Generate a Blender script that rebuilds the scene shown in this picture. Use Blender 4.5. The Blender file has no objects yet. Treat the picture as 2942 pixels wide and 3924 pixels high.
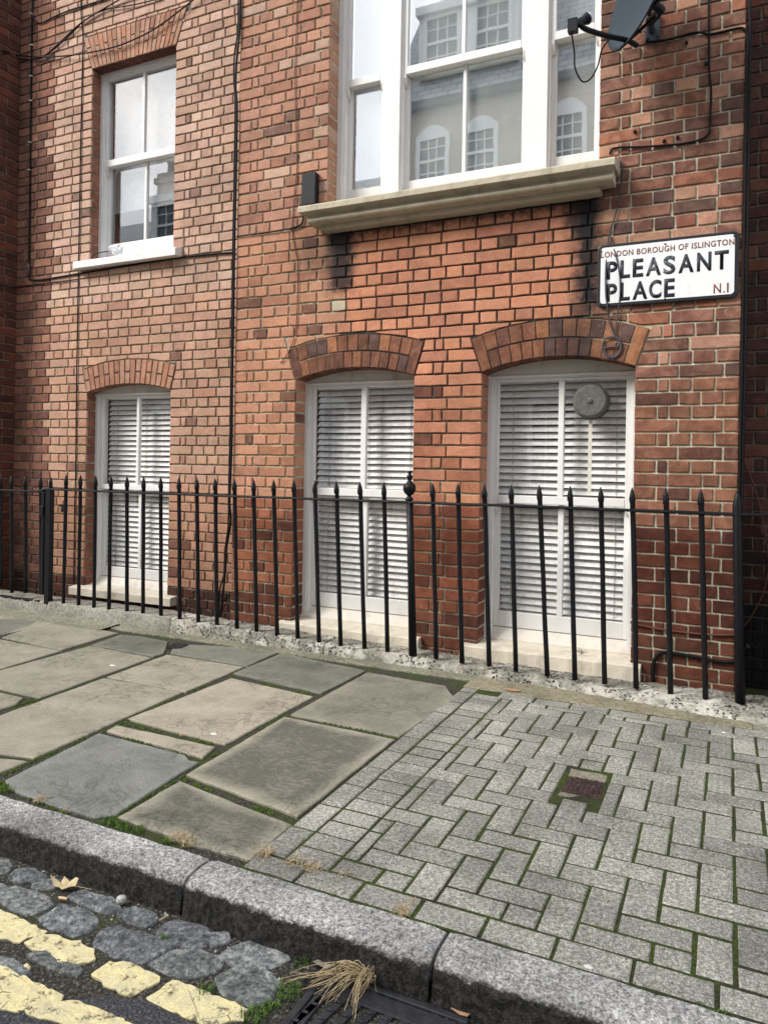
import bpy, bmesh, math, random
from mathutils import Vector, Matrix, noise as mn
R = math.radians
rnd = random.Random(7)
S = bpy.context.scene
COL = S.collection

# ------------------------------------------------------------------ camera
PH = (2942.0, 3924.0)
FPX, YAW, ROLL, CYH = 2813.1, -0.43872, -0.016955, 1788.57
CD, CH = 4.37, 1.22                      # metres in front of the main wall, metres above the pavement
_cy, _sy = math.cos(YAW), math.sin(YAW)
_f = Vector((_sy, _cy, 0)); _r0 = Vector((_cy, -_sy, 0)); _d0 = Vector((0, 0, -1))
_r = math.cos(ROLL)*_r0 + math.sin(ROLL)*_d0
_d = -math.sin(ROLL)*_r0 + math.cos(ROLL)*_d0
CAM = Vector((0, -CD, CH))
cd = bpy.data.cameras.new('camera'); cam = bpy.data.objects.new('camera', cd); COL.objects.link(cam)
cd.sensor_fit = 'HORIZONTAL'; cd.sensor_width = 36; cd.lens = 36*FPX/PH[0]
cd.shift_y = -(PH[1]/2 - CYH)/PH[0]
cd.clip_start = 0.05; cd.clip_end = 2000
m3 = Matrix((_r, -_d, -_f)).transposed()
cam.matrix_world = Matrix.Translation(CAM) @ m3.to_4x4()
S.camera = cam
def ray(u, v):
    return _r*((u-PH[0]/2)/FPX) + _d*((v-CYH)/FPX) + _f
def at(u, v, Y=0.0):                     # where the sight line meets the upright plane y = Y
    d = ray(u, v); t = (CD+Y)/d.y
    return Vector((d.x*t, Y, CH+d.z*t))
def gr(u, v, z=0.0):                     # where the sight line meets the level plane z
    d = ray(u, v); t = (z-CH)/d.z
    return Vector((d.x*t, -CD+d.y*t, z))

# ------------------------------------------------------------------ world and sun
SUN_DIR = Vector((-0.88, -0.82, 1.0)).normalized()
SUN_EL = math.asin(SUN_DIR.z); SUN_AZ = math.atan2(SUN_DIR.x, SUN_DIR.y)
w = bpy.data.worlds.new('World'); S.world = w; w.use_nodes = True
nt = w.node_tree; nt.nodes.clear()
sky = nt.nodes.new('ShaderNodeTexSky'); sky.sky_type = 'NISHITA'; sky.sun_disc = False
sky.sun_elevation = SUN_EL; sky.sun_rotation = SUN_AZ; sky.dust_density = 3.0; sky.air_density = 1.0
tc = nt.nodes.new('ShaderNodeTexCoord'); mp = nt.nodes.new('ShaderNodeMapping')
mp.inputs['Scale'].default_value = (1.6, 1.6, 3.4)
ns = nt.nodes.new('ShaderNodeTexNoise'); ns.inputs['Scale'].default_value = 1.7; ns.inputs['Detail'].default_value = 7
rp = nt.nodes.new('ShaderNodeValToRGB')
rp.color_ramp.elements[0].position = .30; rp.color_ramp.elements[0].color = (.45, .45, .45, 1)
rp.color_ramp.elements[1].position = .62; rp.color_ramp.elements[1].color = (1, 1, 1, 1)
mx = nt.nodes.new('ShaderNodeMixRGB'); mx.inputs[2].default_value = (9.4, 9.7, 10.2, 1)
bg = nt.nodes.new('ShaderNodeBackground'); bg.inputs['Strength'].default_value = 0.090
wo = nt.nodes.new('ShaderNodeOutputWorld')
L = nt.links.new
L(tc.outputs['Generated'], mp.inputs['Vector']); L(mp.outputs[0], ns.inputs['Vector']); L(ns.outputs[0], rp.inputs[0])
L(rp.outputs[0], mx.inputs[0]); L(sky.outputs[0], mx.inputs[1]); L(mx.outputs[0], bg.inputs[0]); L(bg.outputs[0], wo.inputs[0])
sd = bpy.data.lights.new('sun', 'SUN'); sd.energy = 2.2; sd.angle = R(24); sd.color = (1, .965, .91)
so = bpy.data.objects.new('sun', sd); COL.objects.link(so)
so.rotation_euler = SUN_DIR.to_track_quat('Z', 'Y').to_euler()
S.view_settings.view_transform = 'Standard'; S.view_settings.look = 'None'
S.view_settings.exposure = 1.02; S.view_settings.gamma = 1
S.render.engine = 'CYCLES'
S.cycles.max_bounces = 6; S.cycles.transparent_max_bounces = 12

# ------------------------------------------------------------------ mesh builder
def lin(r, g, b, k=1.0):
    f = lambda c: ((c/255+.055)/1.055)**2.4 if c > 10 else c/255/12.92
    return (f(r)*k, f(g)*k, f(b)*k)
class MB:
    def __init__(s): s.v = []; s.f = []; s.c = []; s.m = []
    def face(s, pts, col=(1, 1, 1, 0), mat=0):
        n = len(s.v); s.v += [tuple(p) for p in pts]; s.f.append(list(range(n, n+len(pts)))); s.c.append(col); s.m.append(mat)
    def mesh(s, pts, faces, col=(1, 1, 1, 0), mat=0):
        n = len(s.v); s.v += [tuple(p) for p in pts]
        for f in faces: s.f.append([n+i for i in f]); s.c.append(col); s.m.append(mat)
    def meshc(s, pts, faces, cols, mat=0):      # cols per vertex
        n = len(s.v); s.v += [tuple(p) for p in pts]
        for f in faces: s.f.append([n+i for i in f]); s.c.append([cols[i] for i in f]); s.m.append(mat)
    def box(s, x0, x1, y0, y1, z0, z1, col=(1, 1, 1, 0), mat=0):
        p = [(x, y, z) for z in (z0, z1) for y in (y0, y1) for x in (x0, x1)]
        s.mesh(p, [(0, 2, 3, 1), (4, 5, 7, 6), (0, 1, 5, 4), (2, 6, 7, 3), (0, 4, 6, 2), (1, 3, 7, 5)], col, mat)
    def prism(s, prof, a, b, col=(1, 1, 1, 0), mat=0):   # prof (y,z) swept from x=a to x=b
        n = len(prof); p = [(a, y, z) for y, z in prof]+[(b, y, z) for y, z in prof]
        f = [(i, (i+1) % n, (i+1) % n+n, i+n) for i in range(n)]+[tuple(range(n))[::-1], tuple(range(n, 2*n))]
        s.mesh(p, f, col, mat)
    def tube(s, pts, r, seg=8, col=(1, 1, 1, 0), mat=0, caps=True):
        pts = [Vector(p) for p in pts]; n = len(pts)
        rr = r if isinstance(r, (list, tuple)) else [r]*n
        V = []; F = []
        t0 = (pts[1]-pts[0]).normalized(); up = Vector((0, 0, 1)) if abs(t0.z) < .9 else Vector((1, 0, 0))
        u = t0.cross(up).normalized()
        for i in range(n):
            t = (pts[min(i+1, n-1)]-pts[max(i-1, 0)]).normalized()
            u = (u - t*u.dot(t)).normalized(); w_ = t.cross(u)
            for k in range(seg):
                a = 2*math.pi*k/seg; V.append(pts[i]+(u*math.cos(a)+w_*math.sin(a))*rr[i])
        for i in range(n-1):
            for k in range(seg):
                k2 = (k+1) % seg; F.append((i*seg+k, i*seg+k2, (i+1)*seg+k2, (i+1)*seg+k))
        if caps: F.append(tuple(range(seg))[::-1]); F.append(tuple(range((n-1)*seg, n*seg)))
        s.mesh(V, F, col, mat)
    def lathe(s, prof, c, axis=Vector((0, 0, 1)), seg=24, col=(1, 1, 1, 0), mat=0):   # prof (r,h)
        axis = axis.normalized(); u = axis.orthogonal().normalized(); w_ = axis.cross(u); c = Vector(c)
        V = []; F = []
        for r, h in prof:
            for k in range(seg):
                a = 2*math.pi*k/seg; V.append(c+axis*h+(u*math.cos(a)+w_*math.sin(a))*r)
        for i in range(len(prof)-1):
            for k in range(seg):
                k2 = (k+1) % seg; F.append((i*seg+k, i*seg+k2, (i+1)*seg+k2, (i+1)*seg+k))
        F.append(tuple(range(seg))[::-1]); F.append(tuple(range((len(prof)-1)*seg, len(prof)*seg)))
        s.mesh(V, F, col, mat)
    def build(s, name, mats, parent=None, smooth=False, bevel=0, fixn=False):
        me = bpy.data.meshes.new(name); me.from_pydata(s.v, [], s.f); 
        for m in (mats if isinstance(mats, (list, tuple)) else [mats]): me.materials.append(m)
        me.polygons.foreach_set('material_index', s.m)
        a = me.color_attributes.new('Col', 'FLOAT_COLOR', 'CORNER'); buf = []
        for f, c in zip(s.f, s.c):
            if isinstance(c, list):
                for q in c: buf += list(q) if len(q) == 4 else list(q)+[0]
            else: buf += (list(c) if len(c) == 4 else list(c)+[0])*len(f)
        a.data.foreach_set('color', buf)
        if smooth: me.polygons.foreach_set('use_smooth', [True]*len(me.polygons))
        if fixn:
            bm = bmesh.new(); bm.from_mesh(me); bmesh.ops.remove_doubles(bm, verts=bm.verts, dist=1e-5)
            bmesh.ops.recalc_face_normals(bm, faces=bm.faces); bm.to_mesh(me); bm.free()
        me.update()
        o = bpy.data.objects.new(name, me); COL.objects.link(o)
        if parent: adopt(o, parent)
        if bevel:
            b = o.modifiers.new('bevel', 'BEVEL'); b.width = bevel; b.segments = 2; b.limit_method = 'ANGLE'
        return o
def root_of(p):
    M = Matrix.Identity(4); 
    while p: M = Matrix.LocRotScale(p.location, p.rotation_euler, p.scale) @ M if not p.parent else Matrix.Identity(4); p = p.parent
    return M
WM = {}
def adopt(o, p):                               # parent without moving: the child's mesh stays in world metres
    o.parent = p; o.matrix_parent_inverse = WM.get(p.name, Matrix.Identity(4)).inverted()
def empty(name, loc):
    o = bpy.data.objects.new(name, None); COL.objects.link(o); o.location = loc; o.empty_display_size = .1
    WM[o.name] = Matrix.Translation(loc); return o
def tag(o, label=None, cat=None, group=None, kind=None):
    if label: o['label'] = label
    if cat: o['category'] = cat
    if group: o['group'] = group
    if kind: o['kind'] = kind
    return o
def smooth_path(pts, n=6):
    P = [Vector(p) for p in pts]; out = []
    for i in range(len(P)-1):
        a = P[max(i-1, 0)]; b = P[i]; c = P[i+1]; d = P[min(i+2, len(P)-1)]
        for k in range(n):
            t = k/n
            out.append(.5*((2*b)+(c-a)*t+(2*a-5*b+4*c-d)*t*t+(3*b-a-3*c+d)*t**3))
    out.append(P[-1]); return out

# ------------------------------------------------------------------ materials
class NT:
    def __init__(s, name):
        s.m = bpy.data.materials.new(name); s.m.use_nodes = True; s.t = s.m.node_tree; s.b = s.t.nodes['Principled BSDF']
        s.out = s.t.nodes['Material Output']
        s.pos = s.n('ShaderNodeTexCoord').outputs['Object']
    def n(s, typ, **k):
        x = s.t.nodes.new(typ)
        for a, v in k.items(): setattr(x, a, v)
        return x
    def put(s, sock, v):
        if isinstance(v, bpy.types.NodeSocket): s.t.links.new(v, sock)
        elif isinstance(v, (tuple, list)) and len(v) == 3 and sock.type == 'RGBA': sock.default_value = (*v, 1)
        else: sock.default_value = v
    def noise(s, sc, det=4, rough=.55, vec=None, dist=0, scale3=None):
        x = s.n('ShaderNodeTexNoise'); x.inputs['Scale'].default_value = sc; x.inputs['Detail'].default_value = det
        x.inputs['Roughness'].default_value = rough; x.inputs['Distortion'].default_value = dist
        v = vec or s.pos
        if scale3:
            mpn = s.n('ShaderNodeMapping'); mpn.inputs['Scale'].default_value = scale3; s.put(mpn.inputs[0], v); v = mpn.outputs[0]
        s.put(x.inputs['Vector'], v); return x.outputs[0]
    def vor(s, sc, feature='F1', vec=None, rand=1):
        x = s.n('ShaderNodeTexVoronoi', feature=feature); x.inputs['Scale'].default_value = sc; x.inputs['Randomness'].default_value = rand
        s.put(x.inputs['Vector'], vec or s.pos); return x
    def ramp(s, fac, stops):
        x = s.n('ShaderNodeValToRGB'); e = x.color_ramp.elements
        while len(e) < len(stops): e.new(.5)
        for i, (p, c) in enumerate(stops):
            e[i].position = p; e[i].color = (c, c, c, 1) if isinstance(c, (int, float)) else (*c, 1)
        s.put(x.inputs[0], fac); return x.outputs[0]
    def mix(s, fac, a, b, mode='MIX'):
        x = s.n('ShaderNodeMixRGB', blend_type=mode); s.put(x.inputs[0], fac); s.put(x.inputs[1], a); s.put(x.inputs[2], b); return x.outputs[0]
    def math(s, op, a, b=0.0, c=0.0, clamp=False):
        x = s.n('ShaderNodeMath', operation=op, use_clamp=clamp); s.put(x.inputs[0], a); s.put(x.inputs[1], b); s.put(x.inputs[2], c); return x.outputs[0]
    def attr(s):
        x = s.n('ShaderNodeAttribute'); x.attribute_name = 'Col'; return x.outputs['Color'], x.outputs['Alpha']
    def bump(s, h, strength=.5, dist=.004, nrm=None):
        x = s.n('ShaderNodeBump'); x.inputs['Strength'].default_value = strength; x.inputs['Distance'].default_value = dist
        s.put(x.inputs['Height'], h)
        if nrm: s.put(x.inputs['Normal'], nrm)
        return x.outputs[0]
    def done(s, col=None, rough=.8, nrm=None, metal=0, spec=None):
        if col is not None: s.put(s.b.inputs['Base Color'], col)
        s.put(s.b.inputs['Roughness'], rough); s.b.inputs['Metallic'].default_value = metal
        if spec is not None: s.b.inputs['Specular IOR Level'].default_value = spec
        if nrm: s.put(s.b.inputs['Normal'], nrm)
        return s.m
    def boxmask(s, x0, x1, z0, z1, soft, wob=.06, wsc=9):
        sp = s.n('ShaderNodeSeparateXYZ'); s.put(sp.inputs[0], s.pos)
        wn = s.math('MULTIPLY_ADD', s.noise(wsc, 5, .65), 2*wob, -wob)
        wn2 = s.math('MULTIPLY_ADD', s.noise(wsc*1.7, 5, .65), 2*wob, -wob)
        X = s.math('ADD', sp.outputs[0], wn); Z = s.math('ADD', sp.outputs[2], wn2)
        def step(v, e, sgn):
            return s.math('MULTIPLY_ADD', s.math('SUBTRACT', v, e), sgn/soft, .5, clamp=True)
        a = s.math('MULTIPLY', step(X, x0, 1), step(X, x1, -1)); b = s.math('MULTIPLY', step(Z, z0, 1), step(Z, z1, -1))
        return s.math('MULTIPLY', a, b)

def brick_material(name, soot=()):
    t = NT(name); c, al = t.attr()
    fine = t.ramp(t.noise(55, 5, .7), [(.28, .78), (.5, 1.0), (.72, 1.14)])
    col = t.mix(1, c, fine, 'MULTIPLY')
    blot = t.ramp(t.noise(11, 4, .6, dist=.4), [(.40, 0), (.58, 1)])
    dark = t.mix(1, c, (.42, .36, .38), 'MULTIPLY')
    col = t.mix(t.math('MULTIPLY', blot, al), col, dark)
    wea = t.ramp(t.noise(2.3, 5, .62), [(.35, .80), (.65, 1.10)])
    col = t.mix(1, col, wea, 'MULTIPLY')
    smear = t.ramp(t.noise(26, 5, .75, dist=.5, scale3=(1, 1, .5)), [(.58, 0), (.74, .55)]); col = t.mix(smear, col, t.mix(1, c, (.50, .42, .40), 'MULTIPLY'))
    pits = t.ramp(t.noise(160, 3, .6), [(.28, .35), (.40, 1)])
    col = t.mix(1, col, pits, 'MULTIPLY')
    pale = t.ramp(t.noise(7, 6, .7, dist=.8), [(.66, 0), (.82, .35)])
    col = t.mix(pale, col, (.46, .38, .31))
    lime = t.math('MULTIPLY', t.ramp(t.noise(19, 7, .8, dist=1.2), [(.60, 0), (.66, .6)]), t.ramp(t.noise(1.6, 3), [(.48, 0), (.6, 1)]))
    col = t.mix(lime, col, (.40, .35, .29))
    for bx in soot:
        col = t.mix(t.math('MULTIPLY', t.boxmask(*bx[:5], wob=.085, wsc=13), bx[5]), col, (.016, .016, .018))
    h = t.math('ADD', t.math('MULTIPLY', t.noise(140, 5, .7), .6), t.noise(30, 4, .6))
    return t.done(col, .88, t.bump(h, .55, .006), spec=.25)
SOOT = [(-.84, -.69, 2.17, 2.88, .10, .97), (-.90, -.74, 2.62, 2.86, .08, .8), (-2.50, -2.30, 2.40, 2.84, .09, .92), (-2.75, -2.35, 2.55, 2.82, .16, .5), (-2.5, -.7, 2.765, 2.86, .05, .75),
        (-.93, -.76, 1.86, 2.12, .09, .55), (-.80, -.70, 1.84, 2.3, .08, .4)]
M_brick = brick_material('brick', SOOT)
def mortar_material():
    t = NT('mortar'); c, al = t.attr()
    col = t.mix(1, c, t.ramp(t.noise(60, 5, .7), [(.25, .55), (.7, 1.25)]), 'MULTIPLY')
    black = t.boxmask(-2.42, -.74, 1.72, 2.9, .10, wob=.12, wsc=3)
    col = t.mix(t.math('MULTIPLY', black, .93), col, (.022, .021, .022))
    black2 = t.boxmask(-1.86, -1.38, 1.18, 1.80, .10, wob=.06)
    col = t.mix(t.math('MULTIPLY', black2, .8), col, (.045, .042, .042))
    dk = t.ramp(t.noise(13, 7, .75), [(.36, .0), (.56, .9)])
    col = t.mix(t.math('MULTIPLY', dk, al), col, (.035, .03, .026))
    for bx in SOOT: col = t.mix(t.math('MULTIPLY', t.boxmask(*bx[:5], wob=.085, wsc=13), bx[5]), col, (.014, .014, .016))
    return t.done(col, .95, t.bump(t.noise(120, 5, .7), .7, .006), spec=.2)
M_mortar = mortar_material()
def paint_material(name, base, dirt=(.30, .27, .22), amt=.35, rough=.5, bs=.25, cracks=False):
    t = NT(name)
    d = t.ramp(t.noise(9, 7, .72, dist=.5, scale3=(1, 1, .45)), [(.50, 0), (.75, 1)])
    col = t.mix(t.math('MULTIPLY', d, amt), base, dirt)
    f = t.ramp(t.noise(45, 6, .75), [(.60, 0), (.72, 1)])
    col = t.mix(t.math('MULTIPLY', f, amt*.6), col, dirt)
    h = t.math('ADD', t.noise(26, 4, .6), t.math('MULTIPLY', t.noise(110, 4, .7), .4))
    if cracks:
        v = t.vor(7, 'DISTANCE_TO_EDGE', vec=t.n('ShaderNodeVectorMath', operation='ADD').outputs[0] if 0 else None)
        cr = t.ramp(v.outputs[0], [(0, 0), (.012, 1)])
        h = t.math('ADD', h, t.math('MULTIPLY', cr, .3))
    return t.done(col, rough, t.bump(h, bs, .004), spec=.4)
M_white = paint_material('white_paint', (.745, .74, .725), amt=.2)
M_whiteold = paint_material('old_white_paint', (.66, .62, .55), (.24, .19, .14), amt=.5, bs=.5)
M_cream = paint_material('cream_masonry_paint', (.66, .60, .49), (.17, .14, .10), amt=.45, rough=.75, bs=.9)
M_stone = paint_material('weathered_sill_stone', (.47, .42, .315), (.13, .11, .08), amt=.62, rough=.85, bs=1.0)
def glass_material(name, refl, tint=(1, 1, 1)):
    t = NT(name); t.t.nodes.remove(t.b)
    tr = t.n('ShaderNodeBsdfTransparent'); tr.inputs[0].default_value = (*tint, 1)
    gl = t.n('ShaderNodeBsdfGlossy'); gl.inputs['Roughness'].default_value = .012; gl.inputs[0].default_value = (.95, .98, 1, 1)
    # slightly uneven old panes
    nb = t.bump(t.noise(3.1, 2, .5), .02, .012); t.put(gl.inputs['Normal'], nb)
    ge = t.n('ShaderNodeNewGeometry'); dp = t.n('ShaderNodeVectorMath', operation='DOT_PRODUCT'); t.put(dp.inputs[0], ge.outputs['Normal']); t.put(dp.inputs[1], ge.outputs['Incoming'])
    k = t.math('POWER', t.math('SUBTRACT', 1, t.math('ABSOLUTE', dp.outputs['Value'])), 4)
    fac = t.math('MULTIPLY_ADD', k, .8, refl, clamp=True)
    ms = t.n('ShaderNodeMixShader'); t.put(ms.inputs[0], fac); t.put(ms.inputs[1], tr.outputs[0]); t.put(ms.inputs[2], gl.outputs[0])
    t.put(t.out.inputs[0], ms.outputs[0]); return t.m
M_glass_lo = glass_material('window_glass', .07)
M_glass_up = glass_material('sky_lit_window_glass', .17)
M_glass_big = glass_material('bay_window_glass', .28)
def plain(name, col, rough=.6, spec=.4, bump=0, bsc=80, var=.15, metal=0):
    t = NT(name)
    c = t.mix(1, col, t.ramp(t.noise(bsc*.4, 4, .6), [(.3, 1-var), (.7, 1+var)]), 'MULTIPLY')
    return t.done(c, rough, t.bump(t.noise(bsc, 4, .6), bump, .003) if bump else None, spec=spec, metal=metal)
def iron_material():
    t = NT('black_painted_iron')
    chips = t.ramp(t.noise(38, 5, .7), [(.69, 0), (.73, 1)])
    c = t.mix(chips, (.006, .006, .008), (.035, .028, .024))
    h = t.math('ADD', t.noise(60, 4, .65), t.math('MULTIPLY', t.noise(18, 3, .5), .8))
    return t.done(c, t.math('MULTIPLY_ADD', t.noise(30, 3), .3, .28), t.bump(h, .5, .004), spec=.22)
M_iron = iron_material()
M_cable = plain('black_cable', (.007, .007, .008), .6, .15)
M_brownwire = plain('brown_wire', (.11, .035, .022), .6)
M_greycable = plain('grey_cable', (.05, .05, .06), .5)
M_blackplastic = plain('black_plastic', (.007, .008, .012), .5, .2, .1, 30)
M_whiteplastic = plain('white_plastic', (.72, .73, .76), .35, .5)
M_dish = plain('grey_dish_mesh', (.030, .042, .053), .75, .15, .3, 400)
M_bracket = plain('zinc_bracket', (.035, .045, .06), .5, .5)
M_metal = plain('bright_metal', (.5, .5, .5), .35, .5, metal=.8)
M_inside = plain('room_inside', (.045, .035, .032), .9, .1)
M_inside2 = plain('dark_room', (.02, .022, .026), .9, .1)
M_blind = plain('blind_slat', (.95, .945, .93), .55, .3)
M_cord = plain('blind_cord', (.42, .38, .34), .8, .1)
def film_material():
    t = NT('frosted_film')
    c = t.mix(t.ramp(t.noise(2.2, 6, .6, dist=.6), [(.35, 0), (.7, 1)]), (.62, .66, .655), (.47, .515, .51))
    return t.done(c, .7, spec=.2)
M_film = film_material()
M_roller = plain('roller_blind', (.36, .37, .37), .8, .1)
# --- ground materials
def slab_material():
    t = NT('york_stone'); c, al = t.attr()
    n1 = t.noise(5, 8, .68, dist=.3); n2 = t.noise(34, 7, .75, scale3=(1, 1.9, 1))
    st = t.math('MULTIPLY_ADD', t.ramp(n1, [(.36, 0), (.64, 1)]), .62, 0)
    st = t.math('MULTIPLY', t.math('ADD', t.math('MULTIPLY', st, .75), t.math('MULTIPLY', al, .95)), t.ramp(n2, [(.25, .45), (.6, 1)]), clamp=True)
    col = t.mix(st, c, t.mix(1, c, (.30, .325, .325), 'MULTIPLY'))
    sp = t.ramp(t.noise(150, 5, .8), [(.3, .58), (.52, 1), (.7, 1.3)]); col = t.mix(1, col, sp, 'MULTIPLY')
    lich = t.ramp(t.noise(75, 3, .6), [(.68, 0), (.74, .45)]); col = t.mix(lich, col, (.36, .36, .31))
    gr_ = t.ramp(t.noise(3.1, 5, .6), [(.56, 0), (.75, .28)]); col = t.mix(gr_, col, (.10, .115, .06))
    rid = t.ramp(t.noise(6.5, 6, .62, dist=1.6), [(.46, 0), (.485, 1), (.51, .15)])
    msk = t.ramp(t.noise(2.6, 2, .5), [(.48, 0), (.58, 1)])
    col = t.mix(t.math('MULTIPLY', t.math('MULTIPLY', rid, msk), .45), col, (.09, .085, .07))
    h = t.math('ADD', t.math('MULTIPLY', t.math('MULTIPLY', rid, msk), -.9), t.math('ADD', t.noise(14, 6, .65, scale3=(1, 1.8, 1)), t.math('MULTIPLY', t.noise(120, 4, .7), .35)))
    return t.done(col, .86, t.bump(h, .55, .008), spec=.25)
M_slab = slab_material()
def speck_material(name, scale, lo, mid, hi, big=.2, bs=.6, grime=None, attr=False, dist=.004):
    t = NT(name)
    s1 = t.noise(scale, 3, .8); s2 = t.noise(scale*.43, 3, .7)
    col = t.ramp(t.math('ADD', t.math('MULTIPLY', s1, .6), t.math('MULTIPLY', s2, .4)), [(.36, lo), (.49, mid), (.62, hi)])
    pp = t.ramp(t.noise(2.7, 6, .65), [(.35, 1-big), (.65, 1+big*.5)]); col = t.mix(1, col, pp, 'MULTIPLY')
    if attr:
        c, al = t.attr(); col = t.mix(1, col, c, 'MULTIPLY')
        if grime:
            g = t.math('ADD', t.math('MULTIPLY', al, 1.25), t.math('MULTIPLY_ADD', t.noise(30, 7, .8), 1.9, -1.02), clamp=True)
            col = t.mix(t.ramp(g, [(.35, 0), (.62, 1)]), col, t.ramp(t.noise(60, 5, .8), [(.42, grime), (.70, tuple(9*k for k in grime))]))
    h = t.math('ADD', s1, t.math('MULTIPLY', s2, 1.0)); h = t.math('ADD', h, t.noise(12, 4, .6))
    return t.done(col, .88, t.bump(h, bs, dist), spec=.25)
M_paver = speck_material('block_paver', 190, (.085, .083, .074), (.26, .254, .228), (.58, .57, .53), .36, .9, attr=True, dist=.005)
M_granite = speck_material('granite_kerb', 150, (.058, .057, .055), (.34, .335, .325), (.72, .71, .69), .5, 1.0, grime=(.009, .0085, .008), attr=True, dist=.008)
M_sett = speck_material('worn_sett', 60, (.045, .050, .054), (.15, .162, .168), (.36, .375, .37), .45, 1.0, attr=True, dist=.008)
def yellow_material():
    t = NT('yellow_road_paint')
    col = t.mix(t.ramp(t.noise(24, 6, .7), [(.4, 0), (.7, 1)]), (.70, .61, .33), (.52, .47, .31))
    v = t.vor(9, 'DISTANCE_TO_EDGE'); cr = t.ramp(v.outputs[0], [(0, 1), (.006, 0)])
    msk = t.ramp(t.noise(5, 3), [(.52, 0), (.6, 1)])
    hole = t.ramp(t.noise(21, 8, .85), [(.565, 0), (.62, 1)])
    k = t.math('MAXIMUM', t.math('MULTIPLY', cr, msk), t.math('MULTIPLY', hole, .8))
    col = t.mix(k, col, (.06, .06, .058))
    col = t.mix(1, col, t.ramp(t.noise(160, 3, .7), [(.3, .78), (.6, 1.05)]), 'MULTIPLY')
    return t.done(col, .75, t.bump(t.math('SUBTRACT', t.noise(70, 5, .7), k), .8, .006), spec=.3)
M_yellow = yellow_material()
def dirt_material(name, moss, scale=120, lo=(.012, .011, .009), mid=(.05, .046, .038), hi=(.30, .29, .27), wsc=4, thr=.5):
    t = NT(name)
    col = t.ramp(t.noise(scale, 4, .8), [(.35, lo), (.54, mid), (.75, hi)])
    g = t.ramp(t.noise(wsc, 6, .65), [(thr-.08, 0), (thr+.1, 1)])
    mc = t.ramp(t.noise(90, 4, .7), [(.3, (.016, .022, .006)), (.6, (.058, .080, .018)), (.8, (.12, .15, .04))])
    col = t.mix(t.math('MULTIPLY', g, moss), col, mc)
    return t.done(col, .95, t.bump(t.noise(scale, 4, .8), 1, .006), spec=.15)
M_joint = dirt_material('mossy_joint_soil', .8, thr=.52, wsc=7)
M_joint_blk = dirt_material('block_joint_moss', .95, lo=(.010, .011, .006), mid=(.035, .036, .022), hi=(.12, .12, .09), wsc=5, thr=.46)
M_roaddirt = dirt_material('road_grit', .35, 95, thr=.60)
def asphalt_material():
    t = NT('asphalt')
    col = t.ramp(t.noise(130, 3, .8), [(.35, (.016, .016, .018)), (.52, (.05, .05, .055)), (.74, (.21, .21, .22))])
    return t.done(col, .9, t.bump(t.noise(130, 3, .8), 1, .008), spec=.3)
M_asphalt = asphalt_material()
def plinth_material():
    t = NT('chipped_painted_concrete'); c, al = t.attr()
    base = t.mix(t.ramp(t.noise(7, 6, .7), [(.38, 0), (.62, 1)]), (.56, .54, .48), (.30, .275, .22))
    grey = t.ramp(t.noise(80, 5, .8), [(.35, (.07, .07, .06)), (.5, (.19, .185, .15)), (.7, (.36, .35, .30))])
    worn = t.ramp(t.noise(4.3, 8, .8), [(.46, 0), (.54, .9)])
    col = t.mix(t.math('MAXIMUM', worn, al), base, grey)
    wv = t.n('ShaderNodeVectorMath', operation='ADD'); nv = t.n('ShaderNodeTexNoise'); nv.inputs['Scale'].default_value = 25
    t.put(nv.inputs['Vector'], t.pos); sc = t.n('ShaderNodeVectorMath', operation='SCALE'); t.put(sc.inputs[0], nv.outputs['Color']); sc.inputs['Scale'].default_value = .035
    t.put(wv.inputs[0], t.pos); t.put(wv.inputs[1], sc.outputs[0])
    v = t.vor(48, 'F1', vec=wv.outputs[0]); cell = t.ramp(v.outputs['Distance'], [(.34, 1), (.46, 0)])
    some = t.ramp(t.noise(11, 5, .75), [(.46, 0), (.56, 1)])
    pit = t.math('MULTIPLY', t.math('MULTIPLY', cell, some), t.math('SUBTRACT', 1, al))
    col = t.mix(pit, col, t.ramp(v.outputs['Color'], [(.3, (.015, .015, .015)), (.8, (.13, .125, .11))]))
    h = t.math('SUBTRACT', t.math('ADD', t.noise(30, 6, .7), t.math('MULTIPLY', t.noise(120, 4, .7), .4)), t.math('MULTIPLY', pit, 1.0))
    return t.done(col, .85, t.bump(h, .9, .010), spec=.25)
M_plinth = plinth_material()
M_cement = speck_material('grey_cement', 90, (.11, .105, .085), (.22, .21, .175), (.36, .35, .30), .3, .6, attr=True)
M_leaf = plain('blade_green', (.075, .14, .022), .7, .2, var=.5, bsc=150)
M_moss = plain('moss_green', (.060, .095, .014), .9, .1, var=.5, bsc=200)
M_straw = plain('dry_straw', (.40, .31, .18), .75, .2, var=.35, bsc=120)
M_deadleaf = plain('dead_leaf', (.47, .38, .22), .7, .2, var=.3, bsc=120)
M_brownleaf = plain('brown_leaf', (.34, .20, .12), .7, .2, var=.3, bsc=120)
M_gum = plain('pale_gum', (.60, .60, .57), .7, .2)
M_rust = speck_material('rusty_cast_iron', 90, (.016, .012, .012), (.045, .028, .026), (.12, .07, .06), .3, .8)
M_castiron = plain('cast_iron', (.018, .019, .023), .5, .5, .5, 60, var=.4)
M_pebble = plain('pebble', (.35, .34, .32), .8, .2, var=.4)
def sign_white():
    t = NT('enamel_white')
    d = t.ramp(t.noise(12, 6, .7), [(.56, 0), (.75, .35)]); col = t.mix(d, (.78, .79, .80), (.42, .41, .38))
    sp = t.ramp(t.noise(60, 3, .7), [(.72, 0), (.76, .7)]); col = t.mix(sp, col, (.30, .24, .19))
    return t.done(col, .35, spec=.5)
M_signwhite = sign_white()
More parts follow.
